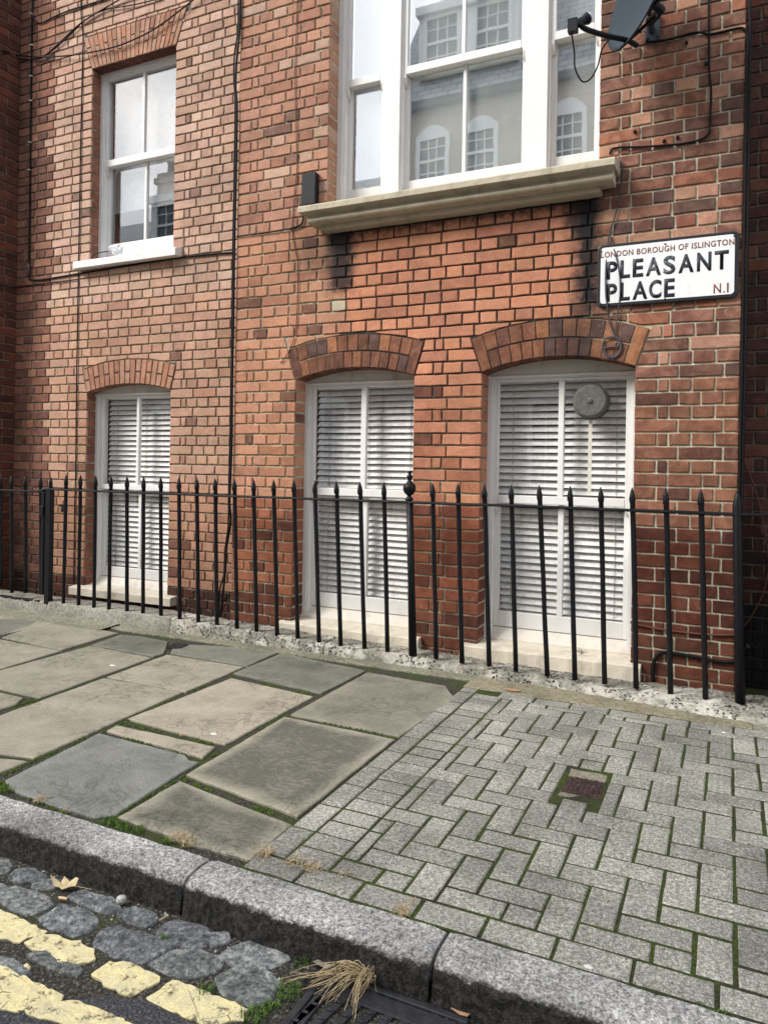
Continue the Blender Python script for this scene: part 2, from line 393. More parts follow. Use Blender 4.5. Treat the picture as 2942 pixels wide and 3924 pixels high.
def letter_material(name, c, worn, amt):
    t = NT(name)
    k = t.ramp(t.noise(38, 7, .8), [(.50, 0), (.62, 1)])
    return t.done(t.mix(t.math('MULTIPLY', k, amt), c, worn), .5, spec=.4)
M_letblack = letter_material('black_lettering', (.012, .016, .025), (.10, .11, .12), .55)
M_letworn = letter_material('worn_black_lettering', (.035, .042, .055), (.26, .27, .28), .9)
M_letred = letter_material('red_lettering', (.20, .060, .028), (.12, .08, .06), .5)
M_signblack = plain('sign_border_black', (.010, .012, .018), .4, .5)

# ------------------------------------------------------------------ brickwork
CO = 0.0757                                  # one course
Z0C = 1.816                                  # a bed joint level (arch springing)
JT = .0112
def brick_poly(mb, poly, frame, front=0.0, col=(.4, .2, .1, 0), depth=.018, jit=.0019, ch=.0042):
    # poly: convex (a,b) outline; frame(a,b,out)->world
    n = len(poly); pts = []
    for i in range(n):
        a = poly[i]; b = poly[(i+1) % n]; Ld = math.hypot(b[0]-a[0], b[1]-a[1])
        k = max(1, int(Ld/.045))
        for j in range(k):
            t = j/k; pts.append((a[0]+(b[0]-a[0])*t+rnd.uniform(-jit, jit), a[1]+(b[1]-a[1])*t+rnd.uniform(-jit, jit)))
    cx = sum(p[0] for p in pts)/len(pts); cz = sum(p[1] for p in pts)/len(pts)
    inn = []
    for p in pts:
        dx, dz = cx-p[0], cz-p[1]; q = ch*rnd.uniform(.4, 1.5)*(2.2 if rnd.random() < .07 else 1)
        sx = max(-q, min(q, dx)); sz = max(-q, min(q, dz)); inn.append((p[0]+sx*(.9 if abs(dx) > .01 else 0), p[1]+sz*(.9 if abs(dz) > .01 else 0)))
    tx, tz = rnd.uniform(-.010, .010), rnd.uniform(-.02, .02)
    F = front+rnd.uniform(-.0012, .0012)
    V = [frame(p[0], p[1], F+(p[0]-cx)*tx+(p[1]-cz)*tz) for p in inn]+[frame(p[0], p[1], F-ch*.8) for p in pts]+[frame(p[0], p[1], F-depth) for p in pts]
    m = len(pts); fs = [tuple(range(m))]
    for r in (0, 1):
        for i in range(m):
            j = (i+1) % m; fs.append((r*m+i, (r+1)*m+i, (r+1)*m+j, r*m+j))
    mb.mesh(V, fs, col, 0)
def clip_half(poly, px, pz, nx, nz):         # keep side where (p-P).n >= 0
    out = []
    for i in range(len(poly)):
        a = poly[i]; b = poly[(i+1) % len(poly)]
        da = (a[0]-px)*nx+(a[1]-pz)*nz; db = (b[0]-px)*nx+(b[1]-pz)*nz
        if da >= 0: out.append(a)
        if da*db < 0:
            t = da/(da-db); out.append((a[0]+(b[0]-a[0])*t, a[1]+(b[1]-a[1])*t))
    return out
def span(poly, z):                           # x interval of a convex polygon at height z
    xs = []
    for i in range(len(poly)):
        a = poly[i]; b = poly[(i+1) % len(poly)]
        if (a[1]-z)*(b[1]-z) < 0 or a[1] == z: xs.append(a[0]+(b[0]-a[0])*((z-a[1])/(b[1]-a[1]) if b[1] != a[1] else 0))
    return (min(xs), max(xs)) if len(xs) >= 2 else None
def lay(lo, hi, header, k):
    W = hi-lo; out = []
    if header:
        lens = [.1138, .057]
        n = max(0, round((W-.1138-.057)/.1138))
        seq = [.1138, .057]+[.1138]*n if W > .3 else [.1138]*max(1, round(W/.1138))
        if W > 1.0 and (k//2) % 3 == 0: seq = [.1138]*max(1, round(W/.1138))
    else:
        n = max(1, round(W/.2276)); seq = [.2276]*n
        if abs(n*.2276-W) > .06: seq = [.2276]*max(0, int(W/.2276))+[W-.2276*int(W/.2276)] if W-.2276*int(W/.2276) > .05 else seq
        if len(seq) > 2 and rnd.random() < .5: j = rnd.randrange(len(seq)); seq[j:j+1] = [.1138, .1138]
    kx = W/sum(seq); x = lo
    for s_ in seq: out.append((x, x+s_*kx)); x += s_*kx
    return out
def brick_wall(name, frame, x0, x1, zlo, zhi, rects, arches, colfn, mcol, parent, zoff=0.0):
    mb = MB()
    k0 = math.floor((zlo-Z0C-zoff)/CO); k1 = math.ceil((zhi-Z0C-zoff)/CO)
    for k in range(k0, k1):
        za = Z0C+zoff+k*CO; zb = za+CO; zm = (za+zb)/2
        holes = []
        for (a, b, c, d) in rects:
            if c < zm < d: holes.append((a, b))
        for P in arches:
            sp = [span(P, z) for z in (za+.003, zm, zb-.003)]
            if all(sp): holes.append((max(q[0] for q in sp), min(q[1] for q in sp)))
        holes.sort(); iv = []; cur = x0; 
        for a, b in holes:
            if a > cur: iv.append((cur, a))
            cur = max(cur, b)
        if cur < x1: iv.append((cur, x1))
        for lo, hi in iv:
            n = max(1, int((hi-lo)/.09))
            for i in range(n):
                a = lo+(hi-lo)*i/n; b = lo+(hi-lo)*(i+1)/n
                mb.mesh([frame(a, za, -.0095), frame(b, za, -.0095), frame(b, zb, -.0095), frame(a, zb, -.0095)], [(0, 1, 2, 3)], mcol((a+b)/2, zm), 1)
            for a, b in lay(lo, hi, k % 2 == 0, k):
                ea = 0 if abs(a-lo) < 1e-6 and lo != x0 else JT/2; eb = 0 if abs(b-hi) < 1e-6 else JT/2
                poly = [(a+ea, za+JT/2), (b-eb, za+JT/2), (b-eb, zb-JT/2), (a+ea, zb-JT/2)]
                c = ((a+b)/2, zm)
                for P in arches:
                    xs = [p[0] for p in P]; zs = [p[1] for p in P]
                    if b < min(xs)-.02 or a > max(xs)+.02 or zb < min(zs)-.02 or za > max(zs)+.02: continue
                    best = None
                    for i in range(len(P)):
                        p = P[i]; q = P[(i+1) % len(P)]; dx, dz = q[0]-p[0], q[1]-p[1]; l = math.hypot(dx, dz)
                        if l < 1e-6: continue
                        nx, nz = dz/l, -dx/l                 # outward for counter-clockwise polygons
                        sd_ = (c[0]-p[0])*nx+(c[1]-p[1])*nz
                        if best is None or sd_ > best[0]: best = (sd_, p, nx, nz)
                    if best: poly = clip_half(poly, best[1][0]+best[2]*.006, best[1][1]+best[3]*.006, best[2], best[3])
                    if len(poly) < 3: break
                if len(poly) < 3: continue
                xs = [p[0] for p in poly]; zs = [p[1] for p in poly]
                if max(xs)-min(xs) < .012 or max(zs)-min(zs) < .010: continue
                brick_poly(mb, poly, frame, 0, colfn(c[0], c[1]))
    return mb
def vary(c, k=.10):
    g_ = .35*c[0]+.5*c[1]+.15*c[2]; c = tuple(q+(g_-q)*.13 for q in c)
    f = 1+rnd.uniform(-k, k); return (c[0]*f*(1+rnd.uniform(-.03, .03)), c[1]*f*1.07, c[2]*f*1.06*(1+rnd.uniform(-.05, .05)))
def pick(opts, u=None):
    r = (rnd.random() if u is None else u)*sum(o[0] for o in opts)
    for o in opts:
        r -= o[0]
        if r <= 0: return o
    return opts[-1]
KB = 1.0
def col_bay(x, z):
    if z < .30: c = pick([(5, (118, 64, 44), .5), (2, (98, 54, 40), .5), (3, (132, 74, 50), .4)])
    elif x > -.72 and z > 1.75: c = pick([(4, (150, 98, 78), .75), (3, (134, 90, 72), .75), (1.0, (110, 78, 68), .6), (2, (184, 130, 104), .3), (1.8, (166, 102, 74), .6)])
    elif x > -.50: c = pick([(4, (140, 88, 64), .6), (3, (150, 96, 70), .6), (1.2, (112, 70, 55), .6)] if z > .9 else [(4, (104, 50, 35), .6), (3, (116, 60, 42), .6), (2, (88, 44, 34), .6)])
    elif x > -2.45 and z > 1.75: c = pick([(9, (200, 128, 92), .14), (3, (188, 118, 88), .25), (.5, (134, 88, 66), .6), (.05, (200, 180, 150), .2)])
    elif x > -1.9: c = pick([(6, (186, 118, 84), .25), (3, (172, 104, 72), .35), (.6, (126, 74, 56), .6)] if z > .95 else [(5, (146, 78, 50), .4), (2, (124, 64, 44), .5)])
    else:
        if z > 2.9: c = pick([(7, (184, 128, 102), .16), (2, (170, 114, 90), .3), (1, (190, 148, 126), .15), (.35, (138, 98, 82), .5)])
        elif z > 1.0: c = pick([(7, (192, 130, 98), .16), (2, (178, 116, 86), .3), (.5, (134, 88, 70), .5)])
        else: c = pick([(6, (164, 94, 62), .3), (2, (140, 78, 54), .4), (1, (112, 62, 48), .5)])
    return (*vary(lin(*c[1], k=KB)), c[2])
def col_left(x, z):
    if z < .22: c = pick([(1, (96, 54, 40), .5), (1, (78, 46, 38), .5)])
    elif x < -5.56: c = pick([(4, (138, 88, 70), .4), (3, (122, 78, 64), .5), (2, (156, 102, 78), .3)])
    elif x < -5.38 and rnd.random() < .6: c = pick([(3, (172, 118, 92), .3), (2, (146, 98, 80), .4)])
    elif z > 2.6: c = pick([(9, (198, 154, 132), .12), (3, (188, 142, 120), .18), (.3, (152, 112, 96), .4), (1.5, (208, 166, 144), .08)])
    elif z > 1.0: c = pick([(9, (194, 144, 118), .14), (3, (182, 130, 104), .2), (.35, (148, 102, 82), .4)])
    else: c = pick([(7, (180, 126, 98), .2), (2, (164, 110, 84), .3), (.5, (132, 86, 66), .4)])
    return (*vary(lin(*c[1], k=KB), .08), c[2])
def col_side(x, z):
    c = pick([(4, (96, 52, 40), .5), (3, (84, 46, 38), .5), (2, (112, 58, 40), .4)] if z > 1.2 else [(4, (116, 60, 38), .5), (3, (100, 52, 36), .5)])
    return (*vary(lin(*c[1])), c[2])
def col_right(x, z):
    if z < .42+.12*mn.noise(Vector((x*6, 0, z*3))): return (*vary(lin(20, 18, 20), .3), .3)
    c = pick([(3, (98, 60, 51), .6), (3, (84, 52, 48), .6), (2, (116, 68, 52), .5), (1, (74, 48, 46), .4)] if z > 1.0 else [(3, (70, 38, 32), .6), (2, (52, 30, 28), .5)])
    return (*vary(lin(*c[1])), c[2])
def m_bay(x, z):
    if x > -.72 or (x > -.5): b = lin(206, 194, 168)
    elif z < 1.3 and x > -1.9: b = lin(188, 178, 152)
    else: b = lin(198, 186, 158)
    return (*vary(b, .05), .45 if x < -.75 else .08)
def m_left(x, z): return (*vary(lin(164, 155, 132), .08), .75)
def m_side(x, z): return (*vary(lin(140, 124, 100), .06), .4)
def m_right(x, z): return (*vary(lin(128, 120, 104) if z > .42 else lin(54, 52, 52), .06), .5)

YL = .25                                     # recessed left bay
YR = .30                                     # recessed wall right of the bay
XB0, XB1 = -3.268, .046
XL0 = -5.890
W_MID = (-2.745, -1.8465); W_RGT = (-1.392, -.4865); W_LFT = (-4.997, -4.078); W_BIG = (-2.516, -.709)
house = empty('brick_house', (-2.2, .5, 0))
tag(house, 'red and pale orange brick house with white sash windows behind the black railings', 'house')
fr_bay = lambda a, b, o: (a, -o, b)
fr_left = lambda a, b, o: (a, YL-o, b)
fr_right = lambda a, b, o: (a, YR-o, b)
fr_side = lambda a, b, o: (XL0+o, a, b)       # faces +x
def arch_poly(xl, xr, s, crown, t, n=14):
    half = (xr-xl)/2; cx = (xl+xr)/2; rise = crown-s; Rr = (half*half+rise*rise)/(2*rise); cz = crown-Rr; th = math.asin(half/Rr)
    P = [(xl, s), (xr, s)]
    for i in range(n+1):
        a = th-2*th*i/n; P.append((cx+(Rr+t)*math.sin(a), cz+(Rr+t)*math.cos(a)))
    return P, (cx, cz, Rr, th)
A_MID, G_MID = arch_poly(*W_MID, 1.816, 1.884, .222)
A_RGT, G_RGT = arch_poly(*W_RGT, 1.816, 1.893, .222)
A_LFT, G_LFT = arch_poly(*W_LFT, 1.816, 1.876, .202)
fz0, fz1, fsp = 4.595, 4.885, .107
A_UP = [(W_LFT[0], fz0), (W_LFT[1], fz0), (W_LFT[1]+fsp, fz1), (W_LFT[0]-fsp, fz1)]
rect_bay = [(*W_MID, .06, 1.816), (*W_RGT, .06, 1.816), (*W_BIG, 2.87, 4.9)]
rect_left = [(*W_LFT, .10, 1.816), (*W_LFT, 2.90, 4.595)]
TOP = 6.0
mb = brick_wall('wall', fr_bay, XB0, XB1, -.10, TOP, rect_bay, [A_MID, A_RGT], col_bay, m_bay, house)
# the return of the bay on its right end
for k in range(-26, 56):
    za = Z0C+k*CO
    brick_poly(mb, [(.004, za+JT/2), (YR, za+JT/2), (YR, za+CO-JT/2), (.004, za+CO-JT/2)], lambda a, b, o: (XB1+o-.001, a, b), 0, col_bay(XB1, za))
mb.box(XB0, XB1-.006, .006, YR, -.1, TOP, lin(150, 140, 115)+(0.4,), 1) if False else None
mb.mesh([(XB1-.006, .004, -.1), (XB1-.006, YR+.02, -.1), (XB1-.006, YR+.02, TOP), (XB1-.006, .004, TOP)], [(0, 1, 2, 3)], lin(170, 160, 135)+(.2,), 1)
def jambs(mb, X0, X1, yw, yf, zl, zh, colfn, mcol):
    k = math.floor((zl-Z0C)/CO)
    while Z0C+k*CO < zh-.02:
        za = max(zl, Z0C+k*CO); zb = min(zh, Z0C+(k+1)*CO)
        if zb-za > .03:
            for X, sg in ((X0, 1), (X1, -1)):
                P = [(yw+.003, za+JT/2), (yf+.05, za+JT/2), (yf+.05, zb-JT/2), (yw+.003, zb-JT/2)]
                brick_poly(mb, P, (lambda X, sg: lambda a, b, o: (X+sg*(o-.001), a, b))(X, sg), 0, colfn(X-.1*sg, za), depth=.008)
                mc = mcol(X, za)
                mb.mesh([(X-sg*.004, yw+.002, za), (X-sg*.004, yf+.05, za), (X-sg*.004, yf+.05, zb), (X-sg*.004, yw+.002, zb)], [(0, 1, 2, 3)], mc, 1)
        k += 1
jambs(mb, *W_MID, 0, .14, .10, 1.816, col_bay, m_bay); jambs(mb, *W_RGT, 0, .14, .10, 1.816, col_bay, m_bay)
jambs(mb, *W_BIG, 0, .13, 2.94, 4.9, col_bay, m_bay)
wall = mb.build('wall', [M_brick, M_mortar], house)
mb = brick_wall('wall', fr_left, XL0-.02, XB0-.001, -.10, TOP, rect_left, [A_LFT, A_UP], col_left, m_left, house, zoff=.0)
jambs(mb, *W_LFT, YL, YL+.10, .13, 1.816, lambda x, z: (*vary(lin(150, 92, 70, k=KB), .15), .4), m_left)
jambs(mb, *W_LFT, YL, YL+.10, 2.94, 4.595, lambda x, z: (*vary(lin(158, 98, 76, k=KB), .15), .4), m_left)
wall2 = mb.build('wall', [M_brick, M_mortar], house); wall2['label'] = 'paler recessed wall of fine bricks'
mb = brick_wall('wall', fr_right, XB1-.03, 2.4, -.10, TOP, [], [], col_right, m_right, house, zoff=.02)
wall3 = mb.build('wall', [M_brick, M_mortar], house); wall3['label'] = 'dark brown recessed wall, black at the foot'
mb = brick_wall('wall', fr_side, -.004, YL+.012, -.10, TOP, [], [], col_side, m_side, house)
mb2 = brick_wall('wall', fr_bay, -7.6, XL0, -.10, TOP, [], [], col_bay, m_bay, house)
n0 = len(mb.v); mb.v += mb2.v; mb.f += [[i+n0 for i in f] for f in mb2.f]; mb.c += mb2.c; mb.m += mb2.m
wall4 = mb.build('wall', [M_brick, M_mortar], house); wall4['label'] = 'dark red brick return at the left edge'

# ------------------------------------------------------------------ arches
def vous(mb, cx, cz, r0, r1, a0, a1, frame, col, gap=.0055, front=.0045, depth=.016):
    am = (a0+a1)/2
    def pt(r, a, g): 
        a += g/r; return (cx+r*math.sin(a), cz+r*math.cos(a))
    g = gap/2
    P = [pt(r0+.002, a0, g), pt(r0+.002, a1, -g), pt(r1-.003, a1, -g), pt(r1-.003, a0, g)]
    P = P[::-1] if False else P
    brick_poly(mb, P, frame, front, col, depth=depth, jit=.0010, ch=.003)
def build_arch(G, t, kind, frame, cols, mcol, Y, depth):
    cx, cz, Rr, th = G; mb = MB()
    N = 36
    for i in range(N):                       # mortar bed and soffit
        a0 = -th+2*th*i/N; a1 = -th+2*th*(i+1)/N
        q = lambda r, a, o: frame(cx+r*math.sin(a), cz+r*math.cos(a), o)
        mb.mesh([q(Rr, a0, -.001), q(Rr, a1, -.001), q(Rr+t, a1, -.001), q(Rr+t, a0, -.001)], [(0, 1, 2, 3)], mcol, 1)
        c = cols()
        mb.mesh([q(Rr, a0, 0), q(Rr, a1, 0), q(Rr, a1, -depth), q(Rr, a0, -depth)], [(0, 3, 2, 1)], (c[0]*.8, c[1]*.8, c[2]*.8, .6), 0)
    if kind == 'rings':
        e = .066/Rr
        for a0, a1 in ((-th, -th+e), (th-e, th)): vous(mb, cx, cz, Rr, Rr+t, a0, a1, frame, cols())
        for r0, r1, n in ((Rr, Rr+t*.49, 12), (Rr+t*.51, Rr+t, 11)):
            for i in range(n):
                a0 = -th+e+(2*th-2*e)*i/n; a1 = -th+e+(2*th-2*e)*(i+1)/n; vous(mb, cx, cz, r0, r1, a0, a1, frame, cols())
    else:
        n = 17
        for i in range(n):
            a0 = -th+2*th*i/n; a1 = -th+2*th*(i+1)/n
            if i % 2: vous(mb, cx, cz, Rr, Rr+t, a0, a1, frame, cols(), gap=.009)
            else:
                vous(mb, cx, cz, Rr, Rr+t*.47, a0, a1, frame, cols(), gap=.009); vous(mb, cx, cz, Rr+t*.51, Rr+t, a0, a1, frame, cols(), gap=.009)
    return mb.build('arch', [M_brick, M_mortar], house)
c_arch = lambda: (lambda c: (*vary(lin(*c[1], k=KB), .12), c[2]))(pick([(4, (140, 86, 60), .6), (3, (124, 78, 60), .7), (2, (164, 104, 66), .5), (1, (104, 74, 66), .6)]))
c_archl = lambda: (lambda c: (*vary(lin(*c[1], k=KB), .10), c[2]))(pick([(4, (184, 132, 106), .25), (3, (176, 118, 92), .35), (1, (190, 124, 90), .3)]))
build_arch(G_MID, .222, 'rings', fr_bay, c_arch, lin(160, 146, 122)+(.15,), 0, .15)
build_arch(G_RGT, .222, 'rings', fr_bay, c_arch, lin(160, 146, 122)+(.15,), 0, .15)
build_arch(G_LFT, .202, 'bond', fr_left, c_archl, lin(96, 84, 68)+(.6,), YL, .11)
mb = MB(); n = 21
mb.mesh([fr_left(x, z, -.001) for x, z in A_UP], [(0, 1, 2, 3)], lin(150, 136, 112)+(.4,), 1)
for i in range(24):
    a = W_LFT[0]+(W_LFT[1]-W_LFT[0])*i/24; b = W_LFT[0]+(W_LFT[1]-W_LFT[0])*(i+1)/24
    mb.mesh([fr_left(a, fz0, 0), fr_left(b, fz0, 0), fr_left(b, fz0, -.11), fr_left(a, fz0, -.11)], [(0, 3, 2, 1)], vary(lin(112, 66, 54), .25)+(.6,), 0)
for i in range(n):
    def col_q(u0, u1, v0, v1):
        def P(u, v): 
            z = fz0+(fz1-fz0)*v; return (W_LFT[0]-fsp*v+(W_LFT[1]-W_LFT[0]+2*fsp*v)*u, z)
        g = .0045
        a, b, c, d = P(u0, v0), P(u1, v0), P(u1, v1), P(u0, v1)
        brick_poly(mb, [(a[0]+g, a[1]+.003), (b[0]-g, b[1]+.003), (c[0]-g, c[1]-.004), (d[0]+g, d[1]-.004)], fr_left, .0045, c_archl(), depth=.016, jit=.001, ch=.003)
    if i % 2: col_q(i/n, (i+1)/n, 0, .34); col_q(i/n, (i+1)/n, .36, 1)
    else: col_q(i/n, (i+1)/n, 0, .64); col_q(i/n, (i+1)/n, .66, 1)
mb.build('arch', [M_brick, M_mortar], house)

# ------------------------------------------------------------------ windows
def slats(x0, x1, z0, z1, y, parent, pitch=.0440):
    mb = MB(); z = z1
    while z > z0:
        dz = rnd.uniform(-.001, .001); tw = rnd.uniform(-.0015, .0015)
        P = []
        for i in range(5):
            t = i/4; P.append((y-.024+.034*t+.0, z-.022+.0360*t + .004*math.sin(math.pi*t)+dz))
        Q = [(yy+.0016, zz+.001) for yy, zz in P][::-1]
        prof = P+Q; n = len(prof)
        V = [(x0, a, b+tw) for a, b in prof]+[(x1, a, b-tw) for a, b in prof]
        F = [(i, (i+1) % n, (i+1) % n+n, i+n) for i in range(n)]+[tuple(range(n))[::-1], tuple(range(n, 2*n))]
        mb.mesh(V, F, (1, 1, 1, 0), 0); z -= pitch
    for fx in (.12, .5, .88):
        X = x0+(x1-x0)*fx; mb.tube([(X, y-.026, z1+.02), (X, y-.026, z0)], .0014, 5, mat=1)
        zz = z1
        while zz > z0: mb.tube([(X, y-.026, zz-.012), (X+.004, y+.006, zz+.018)], .0014, 4, mat=1, caps=False); zz -= pitch
    return mb.build('blind', [M_blind, M_cord], parent)
def low_window(W, G, yw, yf, frame_l, bar_x, bar_w, zm0, zm1, sub_z, vent=None):
    X0, X1 = W; cx, cz, Rr, th = G
    mb = MB()
    # arched head board, thick
    N = 20; F0 = yf; pts = []
    zb = 1.800
    top = [(X0+(X1-X0)*i/N) for i in range(N+1)]
    zt = [cz+math.sqrt(max(0, Rr*Rr-(x-cx)**2))+.004 for x in top]
    for i in range(N):
        a, b = top[i], top[i+1]
        mb.mesh([(a, F0, zb), (b, F0, zb), (b, F0, zt[i+1]), (a, F0, zt[i]), (a, F0+.05, zb), (b, F0+.05, zb), (b, F0+.05, zt[i+1]), (a, F0+.05, zt[i])], [(0, 1, 2, 3), (4, 7, 6, 5), (0, 4, 5, 1), (3, 2, 6, 7)], mat=1)
    mb.prism([(F0-.010, 1.792), (F0-.014, 1.802), (F0-.006, 1.812), (F0+.03, 1.812), (F0+.03, 1.792)], X0, X1)
    # box frame: stiles with a bead, head and sub sill
    for xa, xb in ((X0-.004, X0+.028), (X1-.028, X1+.004)):
        mb.box(xa, xb, yf, yf+.12, sub_z, 1.792)
    for xa, xb in ((X0+.028, X0+.040), (X1-.040, X1-.028)):
        mb.box(xa, xb, yf+.008, yf+.10, sub_z, 1.792)
    mb.box(X0+.04, X1-.04, yf+.004, yf+.12, 1.785, 1.792)
    mb.prism([(yf-.015, sub_z-.03), (yf-.015, sub_z+.018), (yf+.05, sub_z+.075), (yf+.12, sub_z+.080), (yf+.12, sub_z-.03)], X0-.003, X1+.003, mat=1)
    win = mb.build('window', [M_white, M_whiteold], house, bevel=.002)
    xa, xb = X0+.040, X1-.040
    st = .026
    mb = MB(); y0, y1 = yf+.016, yf+.052       # upper sash
    mb.box(xa, xa+st, y0, y1, zm0, 1.785); mb.box(xb-st, xb, y0, y1, zm0, 1.785); mb.box(xa+st, xb-st, y0, y1, 1.768, 1.785)
    mb.box(xa+st, xb-st, y0-.002, y1+.004, zm0, zm1); mb.box(bar_x-bar_w/2, bar_x+bar_w/2, y0+.003, y1, zm1, 1.768)
    for X in (xa-.004, xb-.022): mb.prism([(y0-.002, zm0), (y0-.002, zm0-.015), (y0+.01, zm0-.045), (y1, zm0-.05), (y1, zm0)], X, X+.026)
    mb.build('sash', [M_white], win, bevel=.003)
    mb = MB(); y0b, y1b = yf+.056, yf+.092     # lower sash behind
    zl = sub_z+.080
    mb.box(xa, xa+st+.006, y0b, y1b, zl, zm0+.04); mb.box(xb-st-.006, xb, y0b, y1b, zl, zm0+.04); mb.box(xa+st+.006, xb-st-.006, y0b, y1b, zl, .312)
    mb.box(xa+st+.006, xb-st-.006, y0b, y1b, zm0+.004, zm0+.04); mb.box(bar_x-bar_w/2, bar_x+bar_w/2, y0b+.003, y1b, .312, zm0+.004)
    mb.build('sash', [M_white], win, bevel=.003)
    mb = MB(); mb.box(xa+st-.004, xb-st+.004, yf+.034, yf+.038, zm1-.004, 1.772); mb.box(xa+st, xb-st, yf+.074, yf+.078, .308, zm0+.008)
    mb.build('pane', [M_glass_lo], win)
    slats(X0+.030, X1-.030, .29, 1.79, yf+.150, win)
    mb = MB(); yb = yf+.75                     # the dim room behind
    mb.mesh([(X0-.3, yf+.125, 0), (X1+.3, yf+.125, 0), (X1+.3, yb, 0), (X0-.3, yb, 0), (X0-.3, yf+.125, 1.95), (X1+.3, yf+.125, 1.95), (X1+.3, yb, 1.95), (X0-.3, yb, 1.95)],
            [(0, 1, 2, 3), (7, 6, 5, 4), (0, 3, 7, 4), (1, 5, 6, 2), (2, 6, 7, 3)])
    mb.build('interior', [M_inside], win)
    return win
w_mid = low_window(W_MID, G_MID, 0, .140, 0, -2.287, .040, 1.012, 1.064, .135)
w_rgt = low_window(W_RGT, G_RGT, 0, .140, 0, -.933, .034, 1.004, 1.054, .135)
w_lft = low_window(W_LFT, G_LFT, YL, YL+.10, 0, -4.532, .028, .988, 1.030, .150)
w_mid['label'] = 'arched sash window with white blinds behind the ball finial'
w_rgt['label'] = 'arched sash window with a round vent in its upper pane'
w_lft['label'] = 'narrow arched sash window in the paler recessed wall'
# round vent set in the right window's pane
mb = MB(); vc = Vector((-.753, .165, 1.634)); ax = Vector((0, -1, 0))
mb.lathe([(.108, -.005), (.110, .012), (.100, .016), (.098, .050), (.094, .062), (.086, .066), (.020, .0665), (.018, .067), (.013, .074), (.004, .076)], vc, ax, 40)
mb.build('vent', [plain('dusty_grey_plastic', (.115, .115, .105), .75, .25, .3, 120, .3)], w_rgt, smooth=False)
mb = MB(); mb.box(vc.x-.018, vc.x+.004, .1735, .1745, 1.08, 1.52); mb.build('tape', [plain('dirty_tape', (.62, .60, .52), .6)], w_rgt)

# upper left window
def upper_left():
    X0, X1 = W_LFT; yf = YL+.10
    mb = MB(); zt, zb = 4.595, 3.00
    mb.box(X0-.004, X0+.030, yf, yf+.12, zb, zt); mb.box(X1-.030, X1+.004, yf, yf+.12, zb, zt)
    mb.box(X0+.030, X1-.030, yf, yf+.12, zt-.030, zt+.004)
    mb.box(X0+.030, X0+.042, yf+.008, yf+.1, zb, zt-.03); mb.box(X1-.042, X1-.030, yf+.008, yf+.1, zb, zt-.03); mb.box(X0+.042, X1-.042, yf+.006, yf+.1, zt-.042, zt-.030)
    win = mb.build('window', [M_white], house, bevel=.002); win['label'] = 'upper sash window with a lowered roller blind'
    xa, xb = X0+.042, X1-.042; st = .026; zm0, zm1 = 3.785, 3.842; bx_, bw = -4.528, .024
    mb = MB(); y0, y1 = yf+.016, yf+.052
    mb.box(xa, xa+st, y0, y1, zm0, zt-.042); mb.box(xb-st, xb, y0, y1, zm0, zt-.042); mb.box(xa+st, xb-st, y0, y1, zt-.060, zt-.042)
    mb.box(xa+st, xb-st, y0-.002, y1+.004, zm0, zm1); mb.box(bx_-bw/2, bx_+bw/2, y0+.003, y1, zm1, zt-.060)
    for X in (xa-.004, xb-.022): mb.prism([(y0-.002, zm0), (y0-.002, zm0-.02), (y0+.012, zm0-.06), (y1, zm0-.075), (y1, zm0)], X, X+.026)
    mb.build('sash', [M_white], win, bevel=.003)
    mb = MB(); y0b, y1b = yf+.056, yf+.092
    mb.box(xa, xa+st, y0b, y1b, zb, zm0+.04); mb.box(xb-st, xb, y0b, y1b, zb, zm0+.04); mb.box(xa+st, xb-st, y0b, y1b, zb, 3.122)
    mb.box(xa+st, xb-st, y0b, y1b, zm0+.004, zm0+.04); mb.box(bx_-bw/2, bx_+bw/2, y0b+.003, y1b, 3.122, zm0+.004)
    mb.build('sash', [M_white], win, bevel=.003)
    mb = MB(); mb.box(xa+st-.004, xb-st+.004, yf+.034, yf+.038, zm1-.004, zt-.056); mb.box(xa+st, xb-st, yf+.074, yf+.078, 3.118, zm0+.008)
    mb.build('pane', [M_glass_up], win)
    mb = MB(); mb.box(xa+.01, xb-.01, yf+.130, yf+.132, 3.42, zt); mb.tube([(xa+.01, yf+.131, 3.42), (xb-.01, yf+.131, 3.42)], .008, 8); mb.build('blind', [M_roller], win)
    mb = MB(); yb = yf+.9
    mb.mesh([(X0-.3, yf+.125, 2.8), (X1+.3, yf+.125, 2.8), (X1+.3, yb, 2.8), (X0-.3, yb, 2.8), (X0-.3, yf+.125, 4.8), (X1+.3, yf+.125, 4.8), (X1+.3, yb, 4.8), (X0-.3, yb, 4.8)],
            [(0, 1, 2, 3), (7, 6, 5, 4), (0, 3, 7, 4), (1, 5, 6, 2), (2, 6, 7, 3)])
    mb.build('interior', [M_inside2], win)
upper_left()
